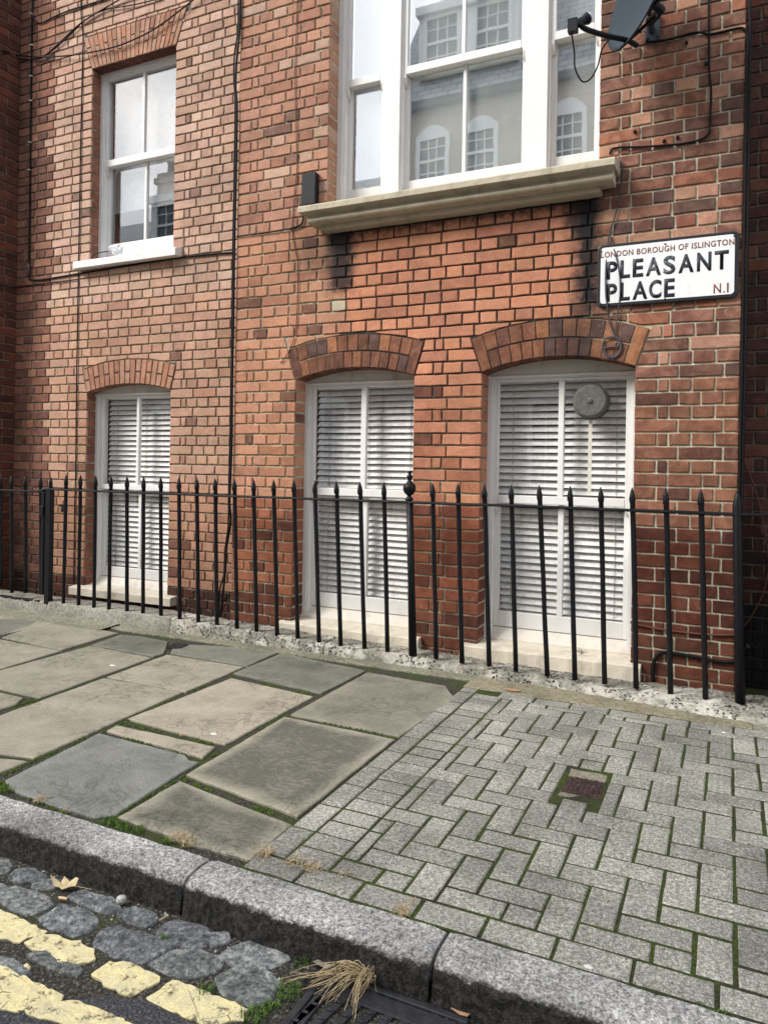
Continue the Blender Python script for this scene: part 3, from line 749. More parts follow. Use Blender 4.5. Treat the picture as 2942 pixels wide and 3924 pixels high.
# big three light window
def big_window():
    X0, X1 = W_BIG; yf = .132; zb, zt = 3.06, 4.9
    mb = MB()
    mb.box(X0-.004, X0+.040, yf, yf+.13, zb, zt); mb.box(X1-.030, X1+.004, yf, yf+.13, zb, zt)
    mb.box(X0+.040, X0+.052, yf+.01, yf+.12, zb, zt-.05); mb.box(X0+.04, X1-.03, yf, yf+.13, zt-.05, zt)
    for a, b in ((-2.162, -2.036), (-1.177, -1.042)):
        mb.box(a, b, yf-.012, yf+.13, zb, zt-.05)
        mb.box(a-.010, a, yf+.004, yf+.12, zb, zt-.05); mb.box(b, b+.010, yf+.004, yf+.12, zb, zt-.05)
    win = mb.build('window', [M_white], house, bevel=.002); win['label'] = 'large three-light sash window over the moulded stone sill'
    zm0, zm1 = 3.866, 3.918
    panes = MB(); film = MB()
    up = MB(); lo = MB()
    for xa, xb, st, bar in ((X0+.052, -2.172, .030, None), (-2.026, -1.187, .030, (-1.602, .024)), (-1.032, X1-.030, .030, None)):
        y0, y1 = yf+.016, yf+.052
        up.box(xa, xa+st, y0, y1, zm0, zt-.05); up.box(xb-st, xb, y0, y1, zm0, zt-.05); up.box(xa+st, xb-st, y0, y1, zt-.10, zt-.05); up.box(xa+st, xb-st, y0-.002, y1+.004, zm0, zm1)
        for X in (xa-.004, xb-.022): up.prism([(y0-.004, zm0), (y0-.004, zm0-.02), (y0+.012, zm0-.06), (y1, zm0-.075), (y1, zm0)], X, X+.026)
        y0b, y1b = yf+.056, yf+.092
        lo.box(xa, xa+st, y0b, y1b, zb, zm0+.04); lo.box(xb-st, xb, y0b, y1b, zb, zm0+.04); lo.box(xa+st, xb-st, y0b, y1b, zb, 3.160); lo.box(xa+st, xb-st, y0b, y1b, zm0+.004, zm0+.04)
        if bar:
            up.box(bar[0]-bar[1]/2, bar[0]+bar[1]/2, y0+.003, y1, zm1, zt-.10); lo.box(bar[0]-bar[1]/2, bar[0]+bar[1]/2, y0b+.003, y1b, 3.160, zm0+.004)
        panes.box(xa+st-.004, xb-st+.004, yf+.034, yf+.038, zm1-.004, zt-.096); panes.box(xa+st, xb-st, yf+.074, yf+.078, 3.156, zm0+.008)
        film.box(xa+.004, xb-.004, yf+.118, yf+.120, 3.08, zt-.05)
    up.build('sash', [M_white], win, bevel=.003); lo.build('sash', [M_white], win, bevel=.003)
    panes.build('pane', [M_glass_big], win); film.build('net_curtain', [M_film], win)
big_window()
# sills
def rough_sill(prof, xa, xb, mat, seed, amp=.003, step=.03, ends=True, label=None):
    mb = MB(); n = len(prof); m = max(2, int((xb-xa)/step)); V = []
    for i in range(m+1):
        x = xa+(xb-xa)*i/m
        for j, (y, z) in enumerate(prof):
            q = Vector((x*9, y*9+seed, z*9)); d = mn.noise(q)*amp+mn.noise(q*4)*amp*.6
            e = (rnd.uniform(0, .006) if rnd.random() < .05 else 0)
            V.append((x+(d if i in (0, m) else 0), y+d+e*.5, z+d*.7))
    F = [(i*n+j, i*n+(j+1) % n, (i+1)*n+(j+1) % n, (i+1)*n+j) for i in range(m) for j in range(n)]
    F += [tuple(range(n))[::-1], tuple(range(m*n, m*n+n))]
    mb.mesh(V, F); o = mb.build('sill', [mat], house, bevel=.004)
    if label: o['label'] = label
    return o
def sill_prof(yf, yb, ztf, ztb, zbot):
    return [(yf, zbot), (yf, zbot+(ztf-zbot)*.5), (yf, ztf-.006), (yf+.006, ztf), ((yf+yb)/2, (ztf+ztb)/2), (yb, ztb), (yb, zbot)]
rough_sill(sill_prof(-.055, .17, .130, .142, .050), -2.829, -1.766, M_cream, 1, label='chunky cream painted sill')
rough_sill(sill_prof(-.055, .17, .128, .145, .036), -1.492, -.428, M_cream, 2, label='cracked cream painted sill')
rough_sill(sill_prof(YL-.080, YL+.14, .152, .166, .084), -5.088, -3.976, M_cream, 3, .002, label='thin cream sill with deep shadow under it')
rough_sill(sill_prof(YL-.080, YL+.14, 2.930, 3.005, 2.869), -5.100, -3.985, M_white, 4, .002, label='white sill with a chipped right end')
mb = MB()
def sweep(prof, xa, xb, seed, amp=.002):
    n = len(prof); m = max(2, int((xb-xa)/.03)); V = []
    for i in range(m+1):
        x = xa+(xb-xa)*i/m
        for y, z in prof:
            q = Vector((x*8, y*8+seed, z*8)); d = mn.noise(q)*amp+mn.noise(q*4)*amp*.7; V.append((x, y+d, z+d*.7))
    F = [(i*n+j, i*n+(j+1) % n, (i+1)*n+(j+1) % n, (i+1)*n+j) for i in range(m) for j in range(n)]+[tuple(range(n))[::-1], tuple(range(m*n, m*n+n))]
    mb.mesh(V, F)
sweep([(-.200, 2.903), (-.200, 2.925), (-.200, 2.940), (-.192, 2.947), (-.1, 2.975), (.0, 3.003), (.15, 3.075), (.15, 2.903)], -2.624, -.590, 1)
sweep([(-.02, 2.838), (-.135, 2.838), (-.150, 2.843), (-.158, 2.855), (-.155, 2.868), (-.142, 2.878), (-.140, 2.888), (-.155, 2.896), (-.178, 2.9045), (-.02, 2.9045)], -2.577, -.607, 4)
sweep([(.02, 2.806), (-.075, 2.806), (-.083, 2.814), (-.083, 2.839), (.02, 2.839)], -2.515, -.684, 8)
o = mb.build('sill', [M_stone], house, bevel=.003); o['label'] = 'weathered moulded stone sill with dark stains'

# ------------------------------------------------------------------ pavement
s1 = lambda x, y: (x*.6031, 2250+y*.6031)
s2 = lambda x, y: (900+x*.6031, 2400+y*.6031)
s3 = lambda x, y: (x*.6031, 3000+y*.6031)
s4 = lambda x, y: (900+x*.6031, 3100+y*.6031)
s5 = lambda x, y: (1900+x/1.554, 2500+y/1.554)
def ccw(P):
    A = sum(P[i].x*P[(i+1) % len(P)].y-P[(i+1) % len(P)].x*P[i].y for i in range(len(P)))
    return P if A > 0 else P[::-1]
def shrink(P, d):
    n = len(P); out = []
    for i in range(n):
        a, b, c = P[i-1], P[i], P[(i+1) % n]
        e1 = (b-a).normalized(); e2 = (c-b).normalized(); n1 = Vector((-e1.y, e1.x)); n2 = Vector((-e2.y, e2.x))
        bs = n1+n2
        if bs.length < .2: bs = n1
        bs.normalize(); k = d/max(.45, bs.dot(n1)); out.append(b+bs*k)
    return out
def resamp(P, step, jit):
    out = []
    for i in range(len(P)):
        a, b = P[i], P[(i+1) % len(P)]; k = max(1, int((b-a).length/step))
        for j in range(k): out.append(a.lerp(b, j/k)+Vector((rnd.uniform(-jit, jit), rnd.uniform(-jit, jit))))
    return out
def slab(mb, poly, z, col, core, gap=.0028, th=.03, ch=.005, jit=.003, step=.05, mat=0, alpha0=0.0, margin=.07):
    P = ccw([Vector(p[:2]) for p in poly]); P = shrink(P, gap); P = resamp(P, step, jit); n = len(P)
    I = shrink(P, ch); c = sum(P, Vector((0, 0)))/n; C = [q.lerp(c, min(.6, margin/max(.02, (c-q).length))) for q in I]
    tx, ty = rnd.uniform(-.003, .003), rnd.uniform(-.003, .003)
    zz = lambda p: z+(p.x-c.x)*tx+(p.y-c.y)*ty
    V = [(*p, zz(p)-th) for p in P]+[(*p, zz(p)-ch*.7) for p in P]+[(*p, zz(p)) for p in I]+[(*p, zz(p)+.001) for p in C]
    cols = [(*col, alpha0)]*(3*n)+[(*col, core)]*n
    F = [(r*n+i, r*n+(i+1) % n, (r+1)*n+(i+1) % n, (r+1)*n+i) for r in range(3) for i in range(n)]+[tuple(range(3*n, 4*n))]
    mb.meshc(V, F, cols, mat)
beige = lin(158, 152, 136); beige2 = lin(153, 148, 132); grey = lin(127, 127, 114); blue = lin(134, 135, 129); warm = lin(165, 157, 140)
SL = [
 ([(-330, 60), (0, 165), (310, 210), (0, 306), (-300, 395)], s1, grey, .25, .35),
 ([(322, 212), (755, 290), (390, 400), (8, 318)], s1, beige2, .25, .2),
 ([(0, 330), (388, 405), (0, 522), (-300, 610), (-420, 470)], s1, beige2, .1, .1),
 ([(765, 300), (900, 312), (1072, 345), (1045, 422), (972, 441), (578, 366)], s1, grey, .4, .5),
 ([(575, 372), (968, 449), (250, 704), (-60, 632), (-420, 650), (0, 527)], s1, beige2, .35, .15),
 ([(1062, 428), (1552, 506), (1178, 666), (672, 571)], s1, beige, .05, .05),
 ([(1078, 420), (1110, 362), (1400, 372), (1772, 414), (1655, 462), (1568, 502)], s1, grey, .25, .2),
 ([(660, 576), (1162, 666), (215, 1088), (0, 1056), (-300, 1090), (-420, 960), (0, 812)], s1, beige, .12, .12),
 ([(0, 665), (150, 702), (100, 745), (0, 776), (-200, 800), (-300, 700)], s1, beige2, .2, .1),
 ([(-10, 1085), (190, 1102), (0, 1178), (-140, 1230), (-240, 1140)], s1, beige, .2, .1),
 ([(742, 872), (1370, 1012), (1290, 1085), (668, 910)], s1, warm, .0, .05),
 ([(628, 927), (1185, 1065), (1205, 1100), (1268, 1108), (730, 1448), (600, 1468), (380, 1402), (170, 1330), (60, 1280), (25, 1225)], s1, blue, .10, .30),
]
pav = MB()
for P, fn, c, a, core in SL: slab(pav, [gr(*fn(*p)) for p in P], 0, c, core, alpha0=a*.6, margin=.06)
FP = [
 ([(886, 2597), (1202, 2668), (862, 2853), (484, 2755)], warm, .02, .04),
 ([(890, 2579), (1078, 2502), (1404, 2569), (1232, 2657)], grey, .15, .45),
 ([(1108, 2738), (1406, 2575), (1708, 2628), (1746, 2676), (1533, 2822)], lin(148, 143, 128), .2, .45),
 ([(1087, 2744), (1515, 2831), (1141, 3131), (709, 2968)], beige, .0, .95),
 ([(688, 2989), (1122, 3160), (962, 3298), (748, 3240), (447, 3131)], beige2, .0, .85),
]
for P, c, a, core in FP: slab(pav, [gr(*p) for p in P], 0, c, core, alpha0=a, margin=.075)
for i in range(7):                            # more flags beyond the left of the view
    for j in range(3):
        x0 = -3.4-i*.75-j*.2; y0 = -2.46+j*.70
        if x0+.7 > -3.35-(j*.62): continue
        slab(pav, [(x0, y0), (x0+.72, y0), (x0+.72, y0+.68), (x0, y0+.68)], 0, beige2, .2)
tag(pav.build('paving_slabs', [M_slab], smooth=False), kind='structure')
XE_ = -1.322
# bed below slabs and blocks
mb = MB(); mb.box(-9, XE_, -2.535, .6, -.08, -.010); mb.box(XE_, 3.2, -2.535, .6, -.08, -.0022, mat=1); tag(mb.build('pavement', [M_joint, M_joint_blk]), kind='structure')
# block pavers
blk = MB()
A_ = .0957
def paver(x0, x1, y0, y1, lims=None, c=None, hole=None):
    P = [Vector((x0, y0)), Vector((x1, y0)), Vector((x1, y1)), Vector((x0, y1))]
    if lims:
        Q = [(p.x, p.y) for p in P]
        for (px_, py_, nx, ny) in lims:
            Q = clip_half(Q, px_, py_, nx, ny)
            if len(Q) < 3: return
        P = [Vector(q) for q in Q]
        xs = [p.x for p in P]; ys = [p.y for p in P]
        if max(xs)-min(xs) < .022 or max(ys)-min(ys) < .022: return
    k = rnd.uniform(.78, 1.10); c = c or (k*1.0, k*.995, k*.965)
    P2 = ccw(P); g = rnd.uniform(.0036, .0054)
    n = len(P2); S_ = shrink(P2, g); S_ = resamp(S_, .05, .0011); n = len(S_); I = shrink(S_, .0045)
    dz = rnd.uniform(-.0007, .0028)
    V = [(*p, -.03) for p in S_]+[(*p, -.0035+dz) for p in S_]+[(*p, dz) for p in I]
    F = [(r*n+i, r*n+(i+1) % n, (r+1)*n+(i+1) % n, (r+1)*n+i) for r in range(2) for i in range(n)]+[tuple(range(2*n, 3*n))]
    blk.mesh(V, F, (*c, 0))
XE = -1.322; XS1 = -1.226; XS2 = -1.072; YK = -2.432; YP = -.565; XMAX = 2.6
cov = (-.578, -.405, -1.612, -1.300)
y = YK                                        # soldier courses along the flagstones
i = 0
while y < -.47:
    paver(XE, XS1, y, min(y+.188, -.47)); y += .188
y = YK
while y < -.57:
    paver(XS1, XS2, y, min(y+.0945, -.55)); y += .0945
lims = [(XS2, 0, 1, 0), (0, YK, 0, 1), (0, YP, 0, -1), (XMAX, 0, -1, 0)]
bx0, by0 = -.252, -2.249
for i in range(-14, 40):
    for j in range(-8, 32):
        k = (i-j) % 4
        x0 = bx0+i*A_; y0 = by0-A_+j*A_
        if k == 0: q = (x0, x0+2*A_, y0, y0+A_)
        elif k == 3: q = (x0, x0+A_, y0, y0+2*A_)
        else: continue
        L2 = list(lims)
        if q[0] < cov[1] and q[1] > cov[0] and q[2] < cov[3] and q[3] > cov[2]:
            cands = [(cov[0]-.0, 0, -1, 0), (cov[1], 0, 1, 0), (0, cov[2], 0, -1), (0, cov[3], 0, 1)]
            cx_, cy_ = (q[0]+q[1])/2, (q[2]+q[3])/2
            c4 = max(cands, key=lambda t: (cx_-t[0])*t[2]+(cy_-t[1])*t[3]); L2.append(c4)
        paver(*q, lims=L2)
x = XE
while x < XMAX:                               # blocks lying along the kerb
    paver(x, x+.188, -2.532, YK); x += .188
x = -1.10
while x < XMAX:                               # one row along the plinth
    paver(x, x+.19, YP, YP+.098); x += .19
tag(blk.build('block_paving', [M_paver]), kind='structure')
# cement fillets by the plinth
mb = MB()
def strip(pa, pb, z, th, c, step=.04, jit=.004):
    n = max(2, int(abs(pb[0][0]-pa[0][0])/step)) if False else 0
def fillet(xa, xb, ya, yb, z, c, mat=0, tilt=0.0):
    n = max(2, int((xb-xa)/.05)); V = []; F = []
    for i in range(n+1):
        x = xa+(xb-xa)*i/n; a = ya(x) if callable(ya) else ya; b = yb(x) if callable(yb) else yb
        j = rnd.uniform(-.006, .006); zz = z+rnd.uniform(-.002, .002)
        V += [(x, a+j, z-.03), (x, a+j, zz-.004), (x, a+j+.006, zz), (x, b, zz+tilt)]
    for i in range(n):
        for j in range(3): F.append((i*4+j, (i+1)*4+j, (i+1)*4+j+1, i*4+j+1))
    mb.mesh(V, F, (*c, 0), mat)
XP = [(-9, -.237, .10), (-4.9, -.237, .107), (-3.73, -.236, .112), (-2.25, -.235, .070), (-1.76, -.235, .068), (-1.3, -.240, .050), (-.62, -.295, .040), (-.1, -.370, .050), (.4, -.40, .052), (3, -.42, .05)]
def interp(x, k):
    for a, b in zip(XP, XP[1:]):
        if x <= b[0]: t = (x-a[0])/(b[0]-a[0]); return a[k]+(b[k]-a[k])*t
    return XP[-1][k]
fillet(-1.32, .12, -.462, lambda x: interp(x, 1)+.02, .004, (.92, .87, .70))
fillet(.12, 2.6, -.462, lambda x: interp(x, 1)+.02, .0, (.9, .9, .85))
fillet(-4.1, -1.32, lambda x: -.330-.02*mn.noise(Vector((x*3, 0, 0))), lambda x: interp(x, 1)+.02, .002, (.80, .80, .70))
fillet(-8.5, -4.1, lambda x: -.44+.0*x, lambda x: interp(x, 1)+.02, .003, (.85, .85, .76), tilt=.01)
tag(mb.build('cement_fillet', [M_cement]), kind='structure')
# area between plinth and wall
mb = MB(); mb.box(-8, 3, -.06, .55, -.02, -.004); tag(mb.build('area_floor', [M_roaddirt]), kind='structure')

# ------------------------------------------------------------------ plinth under the railings
def plinth(name, xa, xb, mat, a, label, rough):
    mb = MB(); n = int((xb-xa)/.012); T = 16; V = []; C = []
    for i in range(n+1):
        x = xa+(xb-xa)*i/n; yf = interp(x, 1); zt = interp(x, 2)
        prof = []
        for j in range(T+1):
            t = j/T
            if t < .42: yv = -.045+(-.215+.045)*t/.42; zv = zt+.004-.010*(t/.42)
            else:
                s = (t-.42)/.58; ang = s*math.pi/2
                yv = -.215+(yf+.215)*(math.sin(ang)*.75+.25*s); zv = (zt-.006)*(math.cos(ang)*.55+.45*(1-s))-.012*s
            p = Vector((x, yv, zv)); d = mn.noise(p*14)*.006+mn.noise(p*45)*.004+max(0, mn.noise(p*70+Vector((5, 0, 0)))-.15)*-.012*rough
            V.append((x, yv-d*.6, zv+d)); C.append((1, 1, 1, a))
        V.append((x, -.045, -.02)); C.append((1, 1, 1, a))
    m = T+2
    F = [(i*m+j, (i+1)*m+j, (i+1)*m+j+1, i*m+j+1) for i in range(n) for j in range(T)]+[(i*m, i*m+m-1, (i+1)*m+m-1, (i+1)*m) for i in range(n)]
    F += [tuple(range(m)), tuple(range(n*m, n*m+m))[::-1]]
    mb.meshc(V, F, C); o = mb.build(name, [mat], smooth=True); return tag(o, label, 'plinth', 'plinth stones under the railings')
plinth('railing_plinth', -3.62, -2.36, M_plinth, 0, 'pitted white painted stone plinth under the middle of the railings', 1)
plinth('railing_plinth', -2.345, 2.4, M_plinth, 0, 'long flaking white plinth stone under the right half of the railings', 1)
plinth('railing_plinth', -8.0, -3.625, M_cement, 0, 'smooth grey cement plinth under the gate post', .3)

# ------------------------------------------------------------------ kerb, road, setts
KY, KI = -2.668, -2.535
RZ = -.098
joints = [-9, -6.5, -4.2, -1.428, -.648, .9, 3]
kb = MB()
for a, b in zip(joints, joints[1:]):
    xa, xb = a+.005, b-.005; n = max(3, int((xb-xa)/.03)); V = []; C = []
    tw = rnd.uniform(-.004, .004)
    for i in range(n+1):
        x = xa+(xb-xa)*i/n; e = max(0, 1-min(x-xa, xb-x)/.03)*.006
        prof = [(KI, -.06, .1), (KI, -.006, .1), (KI-.006, .002, 0), (KI-.045, .003, 0), (KI-.09, .001, 0), (KY+.016, -.003, .0), (KY+.005, -.012, .28), (KY-.001, -.030, .75), (KY-.006, -.060, 1), (KY-.012, -.10, 1), (KY-.014, -.15, 1)]
        for (y_, z_, al) in prof:
            p = Vector((x*9, y_*9, z_*9)); d = mn.noise(p)*.004+mn.noise(p*3.3)*.003
            V.append((x, y_+d*(1 if z_ < 0 else .3)+(e if y_ < KY+.02 else 0)+tw*(x-xa), z_+d*.6-e*.7)); C.append((1, 1, 1, al))
    m = len(prof)
    F = [(i*m+j, (i+1)*m+j, (i+1)*m+j+1, i*m+j+1) for i in range(n) for j in range(m-1)]+[tuple(range(m))[::-1], tuple(range(n*m, n*m+m))]
    F = [f[::-1] for f in F]
    kb.meshc(V, F, C)
tag(kb.build('kerb', [M_granite], fixn=False), kind='structure')
mb = MB(); mb.box(-60, 60, -8.0, KI, -.30, RZ-.0062); tag(mb.build('road', [M_roaddirt]), kind='structure')
mb = MB()
def dome(mb, P, z, h, col, jit=.004, base=.03, ch=.35, rough=.003, mat=0, gap=0.0, soft=True):
    P = ccw([Vector(p[:2]) for p in P])
    if gap: P = shrink(P, gap)
    P = resamp(P, .016, jit)
    if soft: P = [(P[i-1]+P[i]*3+P[(i+1) % len(P)])/5 for i in range(len(P))]
    n = len(P); c = sum(P, Vector((0, 0)))/n
    rings = [(1.0, -base), (1.0, -h*.42), (.965, -h*.14), (.91, 0), (.66, h*.07), (.32, h*.09)]
    V = []
    for k, dz in rings:
        for p in P:
            q = c+(p-c)*k; d = mn.noise(Vector((q.x*22, q.y*22, 3)))*rough+mn.noise(Vector((q.x*60, q.y*60, 9)))*rough*.6; V.append((q.x, q.y, z+dz+(d if dz > -base else 0)))
    V.append((c.x, c.y, z+h*.10)); F = [(r*n+i, r*n+(i+1) % n, (r+1)*n+(i+1) % n, (r+1)*n+i) for r in range(len(rings)-1) for i in range(n)]
    o_ = (len(rings)-1)*n; F += [(o_+i, o_+(i+1) % n, len(V)-1) for i in range(n)]
    mb.mesh(V, F, (*col, 0), mat)
SETT = [
 [(0, 480), (45, 490), (75, 530), (40, 562), (0, 570), (-90, 540), (-80, 480)], [(60, 590), (110, 545), (190, 545), (290, 592), (255, 628), (110, 626)],
 [(212, 652), (290, 610), (402, 622), (395, 660), (250, 677)], [(0, 690), (60, 658), (150, 668), (312, 730), (330, 775), (170, 836), (60, 790), (0, 722)],
 [(440, 718), (510, 678), (705, 732), (765, 790), (700, 828), (560, 776)], [(255, 850), (390, 775), (560, 815), (622, 872), (560, 946), (470, 962), (300, 902)],
 [(755, 820), (830, 780), (985, 830), (1000, 872), (930, 912), (800, 862)], [(600, 1010), (650, 932), (760, 920), (965, 970), (1090, 1042), (1000, 1082), (880, 1140), (700, 1076)],
 [(1000, 958), (1050, 888), (1180, 878), (1325, 930), (1335, 1010), (1250, 1052), (1080, 1012)], [(960, 1140), (1080, 1070), (1250, 1058), (1422, 1120), (1372, 1192), (1200, 1232), (1040, 1190)],
 [(1310, 960), (1440, 955), (1450, 1005), (1345, 1035)], [(1400, 1100), (1490, 1030), (1640, 995), (1795, 1040), (1830, 1120), (1700, 1168), (1500, 1160)],
 [(1375, 1230), (1490, 1172), (1640, 1165), (1780, 1270), (1690, 1400), (1590, 1405), (1420, 1330)],
 [(180, 1085), (260, 1060), (345, 1125), (520, 1182), (488, 1216), (330, 1172)], [(0, 1105), (70, 1120), (190, 1210), (130, 1235), (60, 1195), (0, 1130), (-90, 1100)],
 [(-20, 640), (40, 655), (0, 690), (-110, 700), (-150, 650)],
]
for P in SETT:
    k = rnd.uniform(.8, 1.12); dome(mb, [gr(*s3(*p), RZ) for p in P], RZ, .011, (k, k*rnd.uniform(.96, 1.02), k*rnd.uniform(.92, 1.02)), gap=-.008, rough=.006, jit=.003)
for i in range(64):                           # the rest of the sett channel outside the view
    for j in range(3):
        x0 = -9+i*.185+(.09 if j % 2 else 0); y0 = KY-.12-j*.125
        if -2.6 < x0 < -.55: continue
        if gr(0, 3400, RZ).x < x0 < .2: continue
        k = rnd.uniform(.8, 1.15); dome(mb, [(x0, y0), (x0+.165, y0+.0), (x0+.165, y0+.105), (x0, y0+.105)], RZ, .014, (k, k, k*1.03))
tag(mb.build('cobbles', [M_sett]), kind='structure')
# carriageway asphalt beyond the setts
mb = MB(); yA = gr(*s3(1000, 1560), RZ).y
mb.box(-60, 60, -7.6, KY-.43, -.14, RZ-.0035)
P = [gr(*s3(*p), RZ) for p in ((480, 1370), (560, 1345), (700, 1335), (830, 1352), (940, 1372), (1200, 1492), (1300, 1560), (860, 1600), (600, 1500))]
slab(mb, P, RZ-.0028, (1, 1, 1), 0, gap=0, jit=.006, th=.02, margin=.02)
tag(mb.build('asphalt', [M_asphalt]), kind='structure')
YEL = [
 [(-200, 760), (0, 812), (110, 850), (292, 940), (250, 962), (170, 986), (130, 1006), (0, 982), (-160, 940)], [(165, 1010), (262, 953), (500, 1010), (590, 1056), (602, 1110), (470, 1157), (370, 1146), (332, 1072), (180, 1042)],
 [(580, 1210), (690, 1133), (860, 1150), (1012, 1230), (1010, 1262), (830, 1346), (700, 1300), (650, 1262)], [(938, 1362), (1090, 1258), (1250, 1300), (1562, 1430), (1540, 1492), (1440, 1512), (1290, 1534), (1200, 1492)],
 [(-120, 1130), (0, 1140), (60, 1202), (190, 1250), (392, 1350), (380, 1402), (470, 1383), (600, 1430), (845, 1534), (1000, 1620), (760, 1640), (500, 1560), (250, 1490), (110, 1432), (0, 1392), (-150, 1330)],
 [(148, 1160), (170, 1145), (200, 1165), (180, 1185), (152, 1180)], [(0, 1405), (90, 1420), (110, 1450), (40, 1440), (-40, 1430)],
]
mb = MB()
for i, P in enumerate(YEL): dome(mb, [gr(*s3(*p), RZ) for p in P], RZ-.0005+(.001 if i == 4 else 0), .0035, (1, 1, 1), base=.012, jit=.0045, rough=.004, gap=-.002, soft=False)
for k in range(24):
    for dy, sy in ((-.30, 0), (-.47, .1)):
        x0 = -8.6+k*.28
        if x0 > -2.7 and x0 < .25: continue
        dome(mb, [(x0, KY+dy-.08), (x0+.25, KY+dy-.08), (x0+.25, KY+dy+.0), (x0, KY+dy+.0)], RZ+.002, .010, (1, 1, 1), base=.012)
tag(mb.build('yellow_lines', [M_yellow]), kind='structure')
mb = MB(); mb.mesh([(-400, -400, -.32), (400, -400, -.32), (400, 400, -.32), (-400, 400, -.32)], [(0, 1, 2, 3)]); tag(mb.build('ground', [M_asphalt]), kind='structure')
mb = MB(); mb.box(-40, 30, -10.2, -8.0, -.30, .0); tag(mb.build('far_pavement', [M_cement]), kind='structure')

# ------------------------------------------------------------------ railings
rail = empty('iron_railing', (-2.5, -.2, .05)); YRL = -.20
tag(rail, 'black iron railing of pointed bars with one ball finial post', 'railing')
q4 = lambda x, y: (x*.5912, 1200+y*.5912)
q5 = lambda x, y: (980+x*.6331, 1200+y*.6331)
q6 = lambda x, y: (1760+x*.7457, 1200+y*.7457)
bars = [(q4(427, 1150), q4(410, 1930)), (q4(520, 1155), q4(508, 1948)), (q4(618, 1158), q4(608, 1965)), (q4(718, 1158), q4(705, 1973)), (q4(823, 1158), q4(823, 1985)), (q4(930, 1160), q4(927, 2003)), (q4(1042, 1160), q4(1043, 2012)), (q4(1160, 1165), q4(1164, 2024)),
 (q4(1276, 1168), q4(1285, 2038)), (q4(1395, 1172), q4(1407, 2050)), (q4(1520, 1175), q4(1537, 2064)), (q4(1645, 1178), q5(5, 1945)), (q5(110, 1110), q5(130, 1957)), (q5(232, 1115), q5(255, 1970)), (q5(360, 1120), q5(383, 1995)), (q5(490, 1125), q5(513, 2007)), (q5(632, 1130), q5(658, 2022)), (q5(777, 1135), q5(797, 2040)),
 (q5(1071, 1145), q5(1092, 2080)), (q5(1225, 1150), q5(1248, 2107)), (q6(130, 982), q6(153, 1806)), (q6(267, 990), q6(290, 1832)), (q6(413, 995), q6(450, 1856)), (q6(570, 1000), q6(592, 1876)), (q6(727, 1005), q6(745, 1896)), (q6(889, 1013), q6(908, 1918)), (q6(1062, 1017), q6(1085, 1950)), (q6(1241, 1021), q6(1264, 1972))]
def rail_z(x): return 1.003+.012*max(0, min(1, (x+3.8)/3.0))-(.022 if x < -4.95 else 0)
def bar_mesh(xt, xb, zb, par, r=.0141):
    mb = MB(); zr = rail_z(xt); n = 7; pts = []; rr = []
    for i in range(n+1):
        t = i/n; z = zb-.01+(zr+.03-zb+.01)*t; x = xb+(xt-xb)*t; pts.append((x+mn.noise(Vector((x*3, z*4, 1)))*.0025, YRL+mn.noise(Vector((x*5, z*4, 7)))*.002, z)); rr.append(r*(1.08 if i == 0 else 1)*rnd.uniform(.96, 1.05))
    k = r*1.05; lean = (xt-xb)/(zr-zb)
    for dz, f in ((.035, 1.12), (.055, 1.18), (.075, .95), (.098, .55), (.115, .12)):
        pts.append((xt+lean*dz+rnd.uniform(-.001, .001), YRL, zr+dz)); rr.append(k*f*rnd.uniform(.95, 1.05))
    mb.tube(pts, rr, 9); return mb.build('bar', [M_iron], par, smooth=True)
for tpt, bpt in bars:
    a = at(*tpt, YRL); b = at(*bpt, YRL); bar_mesh(a.x, b.x, b.z, rail)
def post(x, z0, z1, w_, par, name='post'):
    mb = MB(); mb.box(x-w_/2, x+w_/2, YRL-w_/2, YRL+w_/2, z0, z1); return mb.build(name, [M_iron], par, bevel=.004)
# ball finial post (round)
a = at(*q5(930, 1140), YRL); b = at(*q5(950, 2062), YRL)
mb = MB(); mb.tube([(b.x, YRL, b.z-.01), (b.x+(a.x-b.x)*.5, YRL, .55), (a.x, YRL, rail_z(a.x))], [.026, .022, .022], 14); mb.build('post', [M_iron], rail, smooth=True)
mb = MB(); zr = rail_z(a.x)
prof = [(.021, 0), (.024, .004), (.030, .010), (.024, .018), (.016, .026), (.014, .034), (.026, .042), (.038, .056), (.044, .074), (.042, .092), (.032, .108), (.020, .114), (.022, .119), (.012, .125), (.015, .135), (.021, .146), (.020, .156), (.011, .165), (.009, .169), (.013, .174), (.013, .180), (.005, .187)]
prof = [(r_*.92, h_) for r_, h_ in prof]; mb.lathe(prof, (a.x-.002, YRL, zr), seg=24); mb.build('finial', [M_iron], rail, smooth=True)
a = at(*q6(1427, 1020), YRL); b = at(*q6(1443, 1995), YRL)
mb = MB(); mb.tube([(b.x, YRL, b.z-.01), ((a.x+b.x)/2, YRL, .5), (a.x, YRL, rail_z(a.x)+.03), (a.x-.001, YRL, rail_z(a.x)+.055), (a.x-.001, YRL, rail_z(a.x)+.085), (a.x-.001, YRL, rail_z(a.x)+.112)], [.026, .024, .024, .020, .013, .002], 10); mb.build('post', [M_iron], rail, smooth=True)
x = .235
while x < 2.4: bar_mesh(x, x, .05, rail); x += .14
pts = []
xr = -5.02
while xr < 2.45:
    pts.append((xr, YRL+mn.noise(Vector((xr*2, 0, 3)))*.003, rail_z(xr)-.006+mn.noise(Vector((xr*2.3, 1, 0)))*.003)); xr += .08
mb = MB(); V = []; n = len(pts)
for p in pts:
    e = rnd.uniform(-.0012, .0012)
    V += [(p[0], p[1]-.020+e, p[2]-.009), (p[0], p[1]-.022, p[2]-.003), (p[0], p[1]-.020, p[2]+.006+e), (p[0], p[1]+.020, p[2]+.006), (p[0], p[1]+.020, p[2]-.009)]
